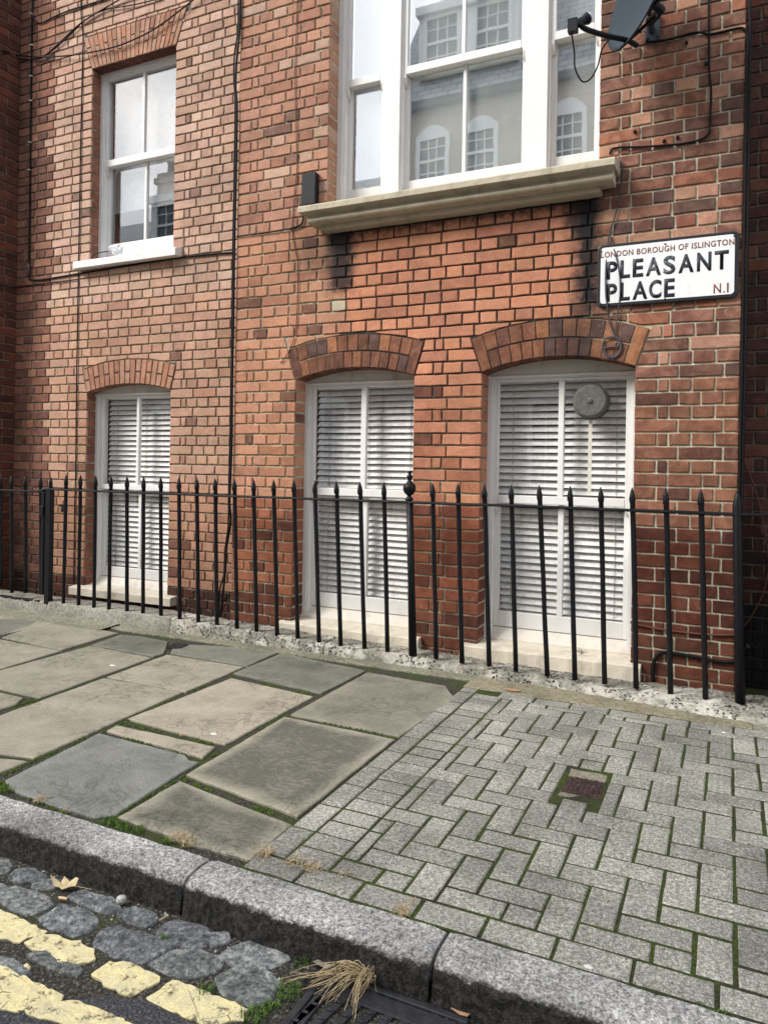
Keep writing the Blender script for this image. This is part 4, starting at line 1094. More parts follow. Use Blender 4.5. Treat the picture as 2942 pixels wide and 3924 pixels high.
mb.mesh(V, [(i*5+j, (i+1)*5+j, (i+1)*5+(j+1) % 5, i*5+(j+1) % 5) for i in range(n-1) for j in range(5)]+[(4, 3, 2, 1, 0), tuple((n-1)*5+j for j in range(5))])
mb.build('top_rail', [M_iron], rail)
# gate at the far left
gate = empty('iron_gate', (-5.35, -.2, .1)); tag(gate, 'black iron gate with three pointed bars and a padlock at the far left', 'gate')
for tx in (75, 165, 263):
    a = at(*q4(tx, 1150), YRL); b = at(*q4(tx+2, 1805), YRL); bar_mesh(a.x, b.x, b.z, gate)
for dx in (.13, .27, .41, .55): bar_mesh(at(*q4(75, 1150), YRL).x-dx, at(*q4(77, 1805), YRL).x-dx, .19, gate)
gz = at(*q4(0, 1833), YRL).z
gx = at(*q4(272, 1150), YRL).x
mb = MB(); mb.box(-6.2, gx+.03, YRL-.020, YRL+.020, .975-.010, .975+.006); mb.build('top_rail', [M_iron], gate, bevel=.003)
mb = MB(); mb.box(-6.2, gx+.02, YRL-.020, YRL+.020, gz-.012, gz+.008); mb.build('bottom_rail', [M_iron], gate, bevel=.003)
a = at(*q4(330, 1150), YRL); b = at(*q4(300, 1918), YRL)
mb = MB(); xg = (a.x+b.x)/2
mb.box(b.x-.005, b.x+.045, YRL-.022, YRL+.022, b.z-.01, rail_z(-4.9)); 
mb.tube([(b.x+.025, YRL, .9), (b.x+.025, YRL, 1.03), (b.x+.025, YRL, 1.06), (b.x+.024, YRL, 1.095)], [.016, .016, .014, .002], 8)
mb.build('gate_post', [M_iron], rail, bevel=.003)
mb = MB(); mb.box(gx+.012, gx+.046, YRL-.018, YRL+.012, .15, .97); mb.box(gx+.016, gx+.05, YRL-.030, YRL+.016, .78, .86); mb.build('lock_stile', [M_iron], gate, bevel=.003)
lk = at(*q4(420, 1250), YRL+.03); mb = MB()
mb.box(lk.x-.028, lk.x+.014, lk.y-.012, lk.y+.012, lk.z-.05, lk.z+.0); mb.tube(smooth_path([(lk.x-.02, lk.y, lk.z), (lk.x-.02, lk.y, lk.z+.03), (lk.x-.006, lk.y, lk.z+.042), (lk.x+.008, lk.y, lk.z+.03), (lk.x+.008, lk.y, lk.z)]), .004, 8)
mb.box(lk.x-.06, lk.x-.02, lk.y-.006, lk.y+.006, lk.z-.005, lk.z+.012)
mb.build('padlock', [M_blackplastic], gate, bevel=.003)

# ------------------------------------------------------------------ street sign
def rrect(x0, x1, z0, z1, r, n=6):
    P = []
    for cx, cz, a0 in ((x1-r, z0+r, -90), (x1-r, z1-r, 0), (x0+r, z1-r, 90), (x0+r, z0+r, 180)):
        for i in range(n+1):
            a = R(a0+90*i/n); P.append((cx+r*math.cos(a), cz+r*math.sin(a)))
    return P
def plate(mb, P, y0, y1, mat=0):
    n = len(P); V = [(x, y0, z) for x, z in P]+[(x, y1, z) for x, z in P]
    mb.mesh(V, [tuple(range(n)), tuple(range(n, 2*n))[::-1]]+[(i, i+n, (i+1) % n+n, (i+1) % n) for i in range(n)], mat=mat)
sign = empty('street_sign', (-.335, -.01, 2.16)); tag(sign, 'white street nameplate with black border reading Pleasant Place', 'street sign')
mb = MB(); plate(mb, rrect(-.702, .032, 2.160, 2.518, .030), -.022, -.004); mb.build('border', [M_signblack], sign, bevel=.004)
mb = MB(); plate(mb, rrect(-.684, .012, 2.179, 2.500, .018), -.0235, -.0215); mb.build('face', [M_signwhite], sign)
FONT = None
def text(body, x0, x1, z0, z1, y, mat, par, bold=.0, spacing=1.0, name='lettering'):
    cu = bpy.data.curves.new(name, 'FONT'); cu.body = body; cu.offset = bold; cu.extrude = .0; cu.space_character = spacing; cu.resolution_u = 4
    o = bpy.data.objects.new(name, cu); COL.objects.link(o); dg = bpy.context.evaluated_depsgraph_get(); dg.update()
    me = bpy.data.meshes.new_from_object(o.evaluated_get(dg)); COL.objects.unlink(o); bpy.data.objects.remove(o)
    xs = [v.co.x for v in me.vertices]; ys = [v.co.y for v in me.vertices]; ax, bx_, ay, by_ = min(xs), max(xs), min(ys), max(ys)
    for v in me.vertices:
        v.co = (x0+(v.co.x-ax)/(bx_-ax)*(x1-x0), y, z0+(v.co.y-ay)/(by_-ay)*(z1-z0))
    me.materials.clear(); me.materials.append(mat); me.update()
    ob = bpy.data.objects.new(name, me); COL.objects.link(ob); adopt(ob, par)
    sol = ob.modifiers.new('thick', 'SOLIDIFY'); sol.thickness = .0007; sol.offset = 0
    return ob
sg = lambda x, y: at(2250+x*.41737, 850+y*.41737, -.0235)
A = sg(125, 333); B = sg(1350, 155)
o = text('LONDON BOROUGH OF ISLINGTON', A.x, B.x, (sg(125, 333).z+sg(1350, 205).z)/2, (sg(125, 276).z+sg(1350, 153).z)/2, -.0245, M_letred, sign, bold=.014, spacing=1.12); o['label'] = 'red line London Borough of Islington'
def word(wd, xs, zl, zh, mat_ids, h):
    pass
zA = (sg(178, 530).z+sg(1297, 430).z)/2; zB = (sg(178, 365).z+sg(1297, 255).z)/2
letters = [('P', 178, 275, 0), ('L', 303, 392, 0), ('E', 416, 513, 0), ('A', 537, 677, 1), ('S', 697, 808, 1), ('A', 836, 977, 0), ('N', 1006, 1138, 0), ('T', 1168, 1297, 0)]
for ch_, xa, xb, wn in letters:
    mid = (xa+xb)/2; yy = 448-(mid-178)*(100/1119)
    o = text(ch_, sg(xa, yy).x, sg(xb, yy).x, zA, zB, -.0245, M_letworn if wn else M_letblack, sign, bold=.030)
zA2 = (sg(175, 735).z+sg(802, 685).z)/2; zB2 = (sg(175, 568).z+sg(802, 516).z)/2
for ch_, xa, xb in (('P', 175, 272), ('L', 302, 390), ('A', 414, 552), ('C', 565, 680), ('E', 704, 802)):
    mid = (xa+xb)/2; yy = 650-(mid-175)*(50/627)
    text(ch_, sg(xa, yy).x, sg(xb, yy).x, zA2, zB2, -.0245, M_letblack, sign, bold=.030)
zA3 = (sg(1158, 655).z+sg(1297, 645).z)/2; zB3 = (sg(1158, 568).z+sg(1297, 558).z)/2
text('N', sg(1158, 610).x, sg(1226, 610).x, zA3, zB3, -.0245, M_letred, sign, bold=.012)
mb = MB(); d = sg(1254, 637); mb.lathe([(.0045, 0), (.0045, .001)], (d.x, -.0238, zA3+.004), Vector((0, -1, 0)), 10); mb.build('lettering', [M_letred], sign); mb = MB(); d2 = sg(1288, 600); mb.box(d2.x-.004, d2.x+.004, -.0251, -.0238, zA3, zB3)
mb.build('lettering', [M_letred], sign)
for x_, y_ in ((128, 268), (1350, 130), (715, 202), (120, 755), (1343, 652), (712, 707)):
    mb = MB(); d = sg(x_, y_); mb.lathe([(.0055, 0), (.0055, .002), (.002, .003)], (d.x, -.0236, d.z), Vector((0, -1, 0)), 10)
    mb.build('screw', [M_signblack], sign)

# ------------------------------------------------------------------ satellite dish
dish = empty('satellite_dish', (-.42, -.02, 3.75)); tag(dish, 'dark grey satellite dish on a wall bracket beside the large window', 'satellite dish')
nd = Vector((-.72, -.64, .26)).normalized(); upv = (Vector((0, 0, 1))-nd*nd.z).normalized(); sdv = upv.cross(nd).normalized()
dc = Vector((-.475, -.33, 3.735))
def dpt(u, v_, d): return dc+sdv*u+upv*v_+nd*d
mb = MB(); V = []; NR, NS = 8, 40; Ru, Rv = .235, .300
for side in (0, 1):
    for i in range(NR+1):
        r = i/NR
        for k in range(NS):
            a = 2*math.pi*k/NS; V.append(dpt(Ru*r*math.cos(a), Rv*r*math.sin(a), .055*r*r-(.010 if side else 0)-.055))
m = (NR+1)*NS; F = []
for i in range(NR):
    for k in range(NS):
        k2 = (k+1) % NS; q = (i*NS+k, i*NS+k2, (i+1)*NS+k2, (i+1)*NS+k); F.append(q); F.append(tuple(m+j for j in q[::-1]))
for k in range(NS): k2 = (k+1) % NS; F.append((NR*NS+k, NR*NS+k2, m+NR*NS+k2, m+NR*NS+k))
mb.mesh(V, F); mb.build('reflector', [M_dish], dish, smooth=True)
mb = MB()
for s_ in (-1, 1): mb.tube([dpt(.05*s_, -.12, -.075), dpt(.05*s_, .12, -.075)], .012, 8)
for v_ in (-.2, -.1, 0, .1, .2): mb.tube([dpt(-.16, v_, -.064+.02*abs(v_)), dpt(.16, v_, -.064+.02*abs(v_))], .009, 6)
mb.tube([dpt(0, 0, -.06), dpt(0, -.02, -.16), (-.43, -.10, 3.70)], .024, 10)
mb.build('backing', [M_blackplastic], dish)
mb = MB(); tip = at(2240, 108, -.56); base = dpt(0, -.265, -.03)
mb.tube(smooth_path([base-nd*.05, base+nd*.02, base.lerp(tip, .5)+Vector((0, 0, -.004)), tip, at(2222, 84, -.573)], 4), .0135, 8); mb.build('arm', [M_blackplastic], dish, smooth=True)
mb = MB(); lnb = at(2213, 88, -.575); tod = (dc-lnb).normalized()
mb.tube([lnb-tod*.03, lnb+tod*.035], .022, 12); mb.tube([lnb+tod*.035, lnb+tod*.055, lnb+tod*.066, lnb+tod*.07], [.018, .027, .030, .026], 16)
x_, y_, z_ = lnb-tod*.03; mb.box(x_-.026, x_+.022, y_-.02, y_+.02, z_-.035, z_+.03)
mb.build('receiver', [M_blackplastic], dish)
mb = MB(); e = lnb+tod*.0705; mb.lathe([(.027, 0), (.026, .005), (.018, .009), (.004, .011)], e, tod, 18); mb.build('receiver_cap', [M_whiteplastic], dish, smooth=True)
mb = MB(); mb.box(-.465, -.385, -.016, .002, 3.64, 3.78); mb.tube([(-.43, -.016, 3.70), (-.43, -.12, 3.70)], .020, 10)
for dx, dz in ((-.055, .06), (.025, .06), (-.055, -.05), (.025, -.05)): mb.lathe([(.009, 0), (.009, .007)], (-.41+dx*.8, -.016, 3.71+dz), Vector((0, -1, 0)), 6)
mb.build('bracket', [M_bracket], dish, bevel=.002)
p1 = lnb-tod*.035+Vector((-.005, 0, -.035)); p2 = p1+Vector((.016, 0, 0))
def cable(name, pts, r, mat, label, group=None, n=6):
    mb = MB(); mb.tube(smooth_path(pts, n), r, 7, caps=True); return tag(mb.build(name, [mat], smooth=True), label, 'cable', group or 'cables along the house walls')
lp = [tuple(p1)]+[tuple(at(u, v, y)) for u, v, y in ((2200, 200, -.56), (2203, 260, -.55), (2230, 310, -.52), (2262, 300, -.50), (2290, 250, -.47), (2305, 190, -.44), (2335, 148, -.42), (2350, 143, -.40))]
cable('cable', lp, .0042, M_cable, 'thin black loop of cable hanging under the dish receiver')

# ------------------------------------------------------------------ cables on the walls
def wc(pts, r, mat, label, Y=None, name='cable'):
    P = []
    for p in pts:
        y_ = p[2] if len(p) > 2 else Y
        P.append(at(p[0], p[1], y_))
    return cable(name, P, r, mat, label)
b0 = -.012
wc([(923, -200), (921, 0), (918, 120), (906, 240), (903, 330), (908, 420), (905, 640), (899, 900), (895, 1200), (890, 1450), (888, 1700), (882, 1850), (880, 1930), (884, 2000), (868, 2100), (862, 2200), (848, 2330), (836, 2440)], .0085, M_cable, 'thickest black cable running down the step between pale and red brick', .0-.012)
wc([(915, -200), (913, 0), (911, 120), (899, 200), (896, 300), (901, 400), (898, 640), (893, 900), (889, 1200), (885, 1450), (881, 1700), (877, 1850), (876, 1930), (875, 2010), (862, 2110), (858, 2200), (842, 2260), (838, 2330)], .006, M_cable, 'thin black cable left of the thick one at the wall step', -.008)
wc([(884, 2270), (865, 2290), (845, 2330), (838, 2360)], .004, M_cable, 'short black wire end splaying out near the foot of the wall step', YL-.01)
wc([(1142, -150), (1139, 0), (1134, 150), (1130, 300), (1135, 500), (1138, 640), (1130, 720), (1122, 830), (1119, 880), (1132, 960), (1140, 1010), (1139, 1180), (1130, 1280), (1108, 1345), (1075, 1390)], .0034, M_brownwire, 'thin dark wire trailing down the red brick left of the large window', -.008)
wc([(127, -200), (125, 0), (123, 60), (121, 150), (118, 400), (115, 700), (112, 960), (110, 1030), (112, 1062), (122, 1072), (180, 1068), (300, 1048), (520, 1012), (700, 985), (830, 971), (900, 966)], .0075, M_cable, 'black cable down the left corner then along under the upper sill', YL-.010)
wc([(310, -200), (310, 0), (312, 70), (318, 140), (316, 240), (310, 500), (305, 800), (301, 1000), (297, 1250), (293, 1500), (290, 1800), (286, 1950), (284, 2100), (282, 2230)], .0050, M_cable, 'slim black cable passing left of both narrow windows', YL-.008)
wc([(0, 1090, .0), (40, 1098, .15), (70, 1100, YL-.008), (180, 1086), (295, 1070)], .005, M_cable, 'short black cable crossing low at the left corner', YL-.008)
wc([(-120, 170, -.02), (0, 190, .05), (60, 208, YL-.05), (125, 215), (210, 215), (310, 205), (420, 183), (500, 155), (590, 110), (680, 45), (760, -20), (900, -150)], .0062, M_cable, 'lone slack black cable swagging across the pale wall over the window arch', YL-.03)
wc([(-120, 182, -.02), (0, 200, .05), (45, 216, YL-.05), (95, 226), (160, 218), (230, 160), (300, 95), (335, 70), (400, 30), (470, -10), (600, -80)], .0055, M_cable, 'slack cable rising steeply from the left corner, upper of the pair', YL-.02)
wc([(170, 213), (230, 168), (290, 110), (325, 75), (390, 38), (440, 28), (520, 15), (620, -10)], .0048, M_cable, 'slack cable rising steeply from the left corner, lower of the pair', YL-.015)
wc([(124, 55), (130, 72), (145, 85), (165, 84), (200, 66), (260, 40), (330, 18), (420, -10)], .0065, M_cable, 'short black cable branching off the left vertical run near the top', YL-.010)
wc([(906, 905), (960, 899), (1010, 892), (1060, 884), (1110, 876)], .0048, M_cable, 'black cable leading from the wall step to the junction box', -.009)
wc([(1110, 876), (1150, 862), (1160, 845), (1162, 825), (1160, 780)], .007, M_cable, 'stub of black cable curling into the bottom of the junction box', -.012)
wc([(2477, 155, -.06), (2490, 158, -.02), (2540, 153), (2600, 140), (2650, 125), (2690, 123), (2716, 130), (2760, 122), (2830, 106), (2850, 110), (2862, 130), (2866, 170), (2862, 230), (2858, 330), (2857, 480), (2852, 800), (2846, 1150), (2840, 1500), (2834, 1750), (2826, 2100), (2820, 2400), (2816, 2520), (2800, 2542)], .0070, M_cable, 'black cable from the dish bracket down the right end of the wall', -.010)
wc([(2873, -100), (2872, 0), (2873, 200), (2870, 400), (2866, 800), (2859, 1150), (2852, 1500), (2846, 1750), (2838, 2100), (2830, 2500), (2828, 2640)], .0072, M_cable, 'straight black cable right at the corner of the end wall', -.004)
wc([(2713, -80), (2714, 0), (2716, 130), (2716, 230), (2718, 290), (2724, 340), (2722, 420), (2719, 490), (2710, 515), (2680, 535), (2620, 548), (2540, 556), (2440, 562), (2380, 563), (2345, 570), (2336, 590)], .0058, M_cable, 'dark cable dropping right of the dish then turning along to the sill', -.009)
wc([(2378, 610, -.02), (2384, 640, -.03), (2383, 680, -.02), (2372, 760), (2352, 840), (2335, 885), (2325, 960), (2320, 1050, -.030), (2321, 1130, -.030), (2326, 1170, -.03), (2332, 1220), (2345, 1262), (2355, 1285), (2372, 1300), (2380, 1325), (2374, 1352), (2352, 1370), (2328, 1366), (2312, 1345), (2309, 1318), (2322, 1296), (2348, 1290), (2370, 1302), (2378, 1325), (2368, 1355), (2345, 1366), (2322, 1356), (2316, 1335), (2330, 1330), (2358, 1328), (2374, 1318)], .0046, M_greycable, 'coiled black cable hanging from the sill end in front of the sign', -.014)
wc([(2334, 888), (2345, 930), (2362, 990, -.03), (2374, 1060, -.030), (2375, 1130, -.030), (2368, 1190), (2358, 1250), (2356, 1290)], .0042, M_greycable, 'second strand of cable hanging across the sign lettering', -.014)
wc([(2414, 2385), (2460, 2398), (2560, 2416), (2680, 2430), (2760, 2434), (2818, 2433)], .0058, M_brownwire, 'rusty brown pipe clipped low along the right end of the wall', -.010)
wc([(2503, 2640), (2500, 2590), (2504, 2540), (2520, 2510), (2548, 2500), (2620, 2510), (2700, 2526), (2770, 2537), (2812, 2535), (2826, 2525)], .0105, M_cable, 'thick black cable looping low beside the right-hand sill', -.014)
wc([(2838, 1705), (2850, 1760), (2880, 1840), (2905, 1920), (2920, 1990), (2935, 2080), (2942, 2130), (2942, 2190), (2920, 2280), (2885, 2350), (2850, 2400)], .0045, M_brownwire, 'thin brown wire drooping on the dark recessed wall at the right', YR-.02)
# clips: white and black dots on the runs
jb = MB(); P0 = at(1156, 672, -.055); P1 = at(1206, 775, -.055)
jb.box(P0.x, P1.x, -.055, -.002, P1.z-.004, P0.z+.012)
for i in range(9): z = P1.z+.02+i*.02; jb.box(P0.x-.004, P0.x+.002, -.03, -.005, z, z+.010)
jb.lathe([(.004, 0), (.004, .003)], (P1.x-.006, -.0555, (P0.z+P1.z)/2-.0), Vector((0, -1, 0)), 8)
tag(jb.build('junction_box', [M_blackplastic], bevel=.004), 'small black plastic junction box above the left end of the stone sill', 'junction box')
for (u, v, Y, l) in ((120, 52, YL, 'white cable clip near the top of the left corner run'), (121, 172, YL, 'white cable clip below the branch on the left corner run'), (118, 291, YL, 'white cable clip beside the pale arch on the left run'), (116, 385, YL, 'white cable clip level with the upper window head'), (114, 545, YL, 'white cable clip level with the upper window meeting rail'), (112, 650, YL, 'white cable clip left of the lowered roller blind')):
    p = at(u, v, Y-.012); mb = MB(); mb.tube(smooth_path([p+Vector((-.012, .008, 0)), p+Vector((-.010, -.006, 0)), p+Vector((0, -.010, .001)), p+Vector((.010, -.006, 0)), p+Vector((.014, .008, 0))], 3), .004, 6)
    tag(mb.build('cable_clip', [M_whiteplastic], smooth=True), l, 'clip', 'white clips on the left cable')
for (u, v, l) in ((2629, 162, 'black nail clip left of the dropping cable by the dish'), (2705, 242, 'black clip on the dropping cable right of the dish'), (2544, 538, 'black clip on a mortar joint above the sill cable, left one'), (2596, 526, 'black clip on a mortar joint above the sill cable, right one'), (2432, 503, 'black clip stub above the right end of the sill')):
    p = at(u, v, -.004); mb = MB(); mb.box(p.x-.008, p.x+.008, -.012, .0, p.z-.009, p.z+.007); mb.tube([(p.x, -.010, p.z), (p.x, -.020, p.z)], .003, 6)
    tag(mb.build('cable_clip', [M_blackplastic], bevel=.002), l, 'clip', 'black clips on the right wall')
# connector at the left run
p = at(110, 1030, YL-.02); mb = MB(); mb.tube([p+Vector((0, 0, .05)), p+Vector((0, 0, .042)), p+Vector((0, 0, -.042)), p+Vector((0, 0, -.05))], [.006, .012, .012, .006], 10)
tag(mb.build('cable_connector', [M_greycable], smooth=True), 'small grey inline connector low on the left corner cable', 'connector')

# ------------------------------------------------------------------ small things
def lumps(mb, c, r, n, h, mat=0):
    for _ in range(n):
        a = rnd.uniform(0, 6.28); d = r*math.sqrt(rnd.random()); x, y = c[0]+d*math.cos(a), c[1]+d*math.sin(a); s = rnd.uniform(.3, 1)*h
        p = [(x+s*math.cos(k*1.57+a), y+s*math.sin(k*1.57+a), c[2]-.002) for k in range(4)]+[(x+rnd.uniform(-.3, .3)*s, y+rnd.uniform(-.3, .3)*s, c[2]+s*.7)]
        mb.mesh(p, [(0, 1, 4), (1, 2, 4), (2, 3, 4), (3, 0, 4)], mat=mat)
def blades(mb, c, r, n, L_, lean=.6, w_=.0016, mat=0, dirx=None):
    for _ in range(n):
        a = rnd.uniform(0, 6.28); d = r*math.sqrt(rnd.random()); b = Vector((c[0]+d*math.cos(a), c[1]+d*math.sin(a), c[2]))
        l = L_*rnd.uniform(.4, 1.1); th = rnd.uniform(0, 6.28); dv = Vector((math.cos(th), math.sin(th), 0))*lean*rnd.uniform(.2, 1.2)
        if dirx is not None: dv = dv*.5+Vector(dirx)*rnd.uniform(.3, 1)
        u = Vector((0, 0, 1)); side = dv.cross(u).normalized()*w_ if dv.length > 1e-4 else Vector((w_, 0, 0))
        m_ = b+(u*.75+dv*.35)*l*.6; t_ = b+(u*.75+dv)*l*.85
        mb.mesh([b-side, b+side, m_+side*.8, m_-side*.8, t_], [(0, 1, 2, 3), (3, 2, 4)], mat=mat)
moss = MB(); grass = MB(); straw = MB()
def along(pts, w0, dens, green=1.0, fn=None):
    P = [gr(*(fn(*p) if fn else p)) for p in pts]
    for a, b in zip(P, P[1:]):
        n = max(1, int((b-a).length/.024))
        for i in range(n):
            c = a.lerp(b, (i+rnd.random())/n); w_ = w0*.72
            if mn.noise(Vector((c.x*7, c.y*7, 2)))+green*.7-.6 < -.02: continue
            lumps(moss, (c.x, c.y, -.006), w_*.55, int(dens*3), .0065)
            if rnd.random() < .55*green: blades(grass, (c.x, c.y, -.006), w_*.5, int(dens), .014, .8, .0009)
along([(0, 775), (150, 730), (250, 704)], .03, 9, 1.0, s1); along([(255, 706), (480, 630), (660, 572)], .012, 5, .8, s1)
along([(215, 1090), (430, 1000), (640, 915), (790, 850), (960, 770), (1165, 668)], .016, 6, 1, s1); along([(1165, 668), (1470, 560)], .010, 4, .8, s1)
along([(740, 850), (1000, 905), (1300, 980), (1425, 1000)], .020, 8, 1, s1); along([(640, 912), (900, 975), (1190, 1062)], .010, 4, .8, s1); along([(1205, 1075), (1285, 1095), (1400, 1030), (1470, 985)], .024, 9, 1, s1)
along([(0, 1190), (100, 1150), (215, 1092)], .018, 7, 1, s1); along([(0, 1220), (20, 1260), (50, 1290), (90, 1310)], .03, 10, 1, s1)
along([(720, 1452), (900, 1340), (1130, 1215), (1270, 1108), (1430, 1010), (1658, 905)], .014, 5, .9, s1)
along([(1150, 1205), (1300, 1265), (1460, 1325), (1658, 1420)], .022, 9, 1, s1)
along([(0, 715), (170, 640), (340, 560), (480, 480)], .018, 7, .95, s2); along([(0, 325), (150, 355), (300, 385), (500, 430)], .016, 7, 1, s2); along([(350, 560), (560, 600), (850, 660), (1040, 710)], .012, 5, .9, s2)
along([(0, 1080), (200, 1160), (400, 1235)], .020, 9, 1, s2); along([(380, 1260), (420, 1225)], .02, 9, 1, s2)
along([(180, 1335), (400, 1420), (600, 1470)], .012, 4, .7, s1)
# grass tufts at the kerb
for (u, v), r, n, L_ in ((s1(690, 1490), .035, 90, .035), (s1(780, 1520), .035, 80, .03), (s1(870, 1545), .03, 60, .03), (s1(1065, 1610), .016, 30, .025), (s1(40, 1290), .03, 70, .03), (s1(0, 1270), .03, 60, .03), (s1(260, 1060), .02, 30, .02), (s5(1250, 2140), .03, 60, .02), (s5(1350, 2175), .03, 60, .02)):
    c = gr(u, v); blades(grass, (c.x, c.y, -.008), r, n, L_, .7)
for (u, v), r, n in ((s4(440, 970), .03, 50), (s4(340, 1160), .035, 90), (s4(120, 1310), .03, 70), (s4(230, 1250), .02, 40), (s3(1310, 1310), .022, 40), (s3(1040, 990), .012, 20)):
    c = gr(u, v, RZ); blades(grass, (c.x, c.y, RZ-.006), r, n, .028, .8)
for (u, v), r, n, L_ in ((s1(255, 1355), .030, 60, .022), (s1(1130, 1600), .03, 50, .03), (s1(1200, 1630), .03, 60, .025), (s4(190, 295), .035, 90, .03), (s4(390, 350), .03, 60, .025), (s4(490, 385), .028, 70, .025), (s4(690, 430), .025, 30, .015), (s4(1060, 660), .028, 80, .022), (s4(1130, 590), .02, 20, .015), (s1(430, 1420), .02, 20, .012), (s1(1150, 945), .012, 20, .015)):
    c = gr(u, v); blades(straw, (c.x, c.y, .0), r, n, L_, 1.6, .0012)
# moss in block joints
for i in range(900):
    x = rnd.uniform(XS2, .5); y = rnd.uniform(YK, YP)
tag(moss.build('moss', [M_moss]), kind='stuff'); tag(grass.build('grass', [M_leaf]), kind='stuff'); tag(straw.build('dry_grass', [M_straw]), kind='stuff')
# grit along the gutter
grit = MB()
for i in range(2600):
    x = rnd.uniform(-2.6, .3); y = KY-.012-abs(rnd.gauss(0, .13)); 
    if y < -3.35: continue
    s = rnd.uniform(.0012, .0042) if rnd.random() < .93 else rnd.uniform(.004, .008)
    k = rnd.uniform(0, 6.28); g = rnd.choice([.5, .7, 1.0, 1.5])
    p = [(x+s*math.cos(k+j*1.57)*rnd.uniform(.6, 1.2), y+s*math.sin(k+j*1.57)*rnd.uniform(.6, 1.2), RZ-.010+s*.3) for j in range(4)]+[(x, y, RZ-.010+s*1.2), (x, y, RZ-.014)]
    grit.mesh(p, [(0, 1, 4), (1, 2, 4), (2, 3, 4), (3, 0, 4)])
tag(grit.build('grit', [M_pebble]), kind='stuff')
# drain grate by the kerb
dg_ = empty('drain_grate', (-.75, -2.79, RZ)); tag(dg_, 'black cast iron gully grate against the kerb under dead grass', 'drain grate')
gx0, gx1, gy0, gy1 = -.915, -.56, -2.99, -2.705
zt = RZ+.004
mb = MB()
mb.box(gx0-.02, gx1+.02, gy1, gy1+.018, zt-.03, zt); mb.box(gx0-.02, gx0, gy0, gy1, zt-.03, zt); mb.box(gx1, gx1+.02, gy0, gy1, zt-.03, zt); mb.box(gx0-.02, gx1+.02, gy0-.02, gy0, zt-.03, zt)
mb.build('frame', [M_castiron], dg_, bevel=.003)
mb = MB(); mb.box(gx0+.003, gx1-.003, gy1-.055, gy1-.004, zt-.02, zt-.003); mb.box(gx0+.003, gx0+.03, gy0, gy1-.055, zt-.02, zt-.003); mb.box(gx1-.03, gx1-.003, gy0, gy1-.055, zt-.02, zt-.003)
for i in range(8):
    xs = gx0+.03+i*.042; a, b = Vector((xs, gy1-.055, 0)), Vector((xs-.045, gy0, 0))
    for t0 in (0,):
        hw = .011; mb.mesh([(a.x-hw, a.y, zt-.02), (a.x+hw, a.y, zt-.02), (b.x+hw, b.y, zt-.02), (b.x-hw, b.y, zt-.02), (a.x-hw, a.y, zt-.003), (a.x+hw, a.y, zt-.003), (b.x+hw, b.y, zt-.003), (b.x-hw, b.y, zt-.003)], [(0, 1, 2, 3), (4, 7, 6, 5), (0, 4, 5, 1), (1, 5, 6, 2), (2, 6, 7, 3), (3, 7, 4, 0)])
        for q in range(7): c = a.lerp(b, (q+.5)/7); mb.box(c.x-.008, c.x+.008, c.y-.004, c.y+.004, zt-.0035, zt+.001)
mb.build('grating', [M_castiron], dg_, bevel=.002)
mb = MB(); mb.box(gx0, gx1, gy0, gy1, zt-.09, zt-.05); mb.build('gully', [M_roaddirt], dg_)
mb = MB()
for i in range(900):
    x, y = rnd.uniform(gx0-.05, gx1+.03), gy1+.02-abs(rnd.gauss(0, .07)); q = rnd.uniform(.002, .006); lumps(mb, (x, y, zt-.004), .004, 1, q)
tag(mb.build('silt', [M_roaddirt], dg_), kind='stuff')
# clump of dead grass lying over it
dgc = MB(); rt = gr(*s4(860, 1075), RZ+.02)
ends = [s4(*p) for p in ((375, 1065), (280, 1095), (430, 1150), (510, 1165), (555, 1240), (610, 1190), (480, 1130), (640, 1080), (490, 1060), (640, 1035), (720, 1000), (710, 1270), (775, 1340), (740, 1240), (660, 1150), (560, 1100), (600, 1230), (870, 1150), (780, 1170), (520, 1085), (690, 1110), (450, 1100))]
for e in ends:
    for _ in range(3):
        E2 = gr(e[0]+rnd.uniform(-25, 25), e[1]+rnd.uniform(-14, 14), RZ+.006); b = rt+Vector((rnd.uniform(-.015, .01), rnd.uniform(-.010, .012), rnd.uniform(-.01, .01)))
        hgt = rnd.uniform(.015, .045); m1 = b.lerp(E2, .35)+Vector((rnd.uniform(-.01, .01), rnd.uniform(-.01, .01), hgt)); m2 = b.lerp(E2, .7)+Vector((rnd.uniform(-.012, .012), rnd.uniform(-.012, .012), hgt*.6))
        dgc.tube(smooth_path([b, m1, m2, E2], 4), [.0011]*4+[.0010]*4+[.0008]*4+[.0004], 4)
tag(dgc.build('dead_grass_clump', [M_straw], smooth=True), 'bleached clump of dead grass sprawled over the gully grate', 'dead grass')
# square access cover in the block paving
cv = empty('access_cover', (-.49, -1.47, 0)); tag(cv, 'small rusty square access cover set in concrete in the block paving', 'access cover')
mb = MB()
slab(mb, [(cov[0], cov[2]), (cov[1], cov[2]), (cov[1], cov[3]), (cov[0], cov[3])], -.003, (.80, .78, .70), 0, gap=.008, margin=.01, jit=.005)
mb.build('surround', [M_cement], cv)
mb = MB(); cx0, cx1, cy0, cy1 = -.557, -.418, -1.556, -1.398
mb.box(cx0, cx1, cy0, cy1, -.03, -.0005)
for i in range(7):
    for j in range(6):
        x0 = cx0+.006+i*.0184; y0 = cy0+.006+j*.0248+(.010 if i % 2 else 0)
        if y0+.018 > cy1: continue
        mb.box(x0, x0+.013, y0, y0+.018, -.001, .0022)
mb.build('lid', [M_rust], cv, bevel=.001)
mb = MB(); P = [gr(*s1(*p)) for p in ((1062, 380), (1105, 358), (1190, 360), (1200, 372), (1150, 392), (1090, 394))]
slab(mb, P, .004, (1, 1, 1), 0, gap=0, th=.02, margin=.008, jit=.001)
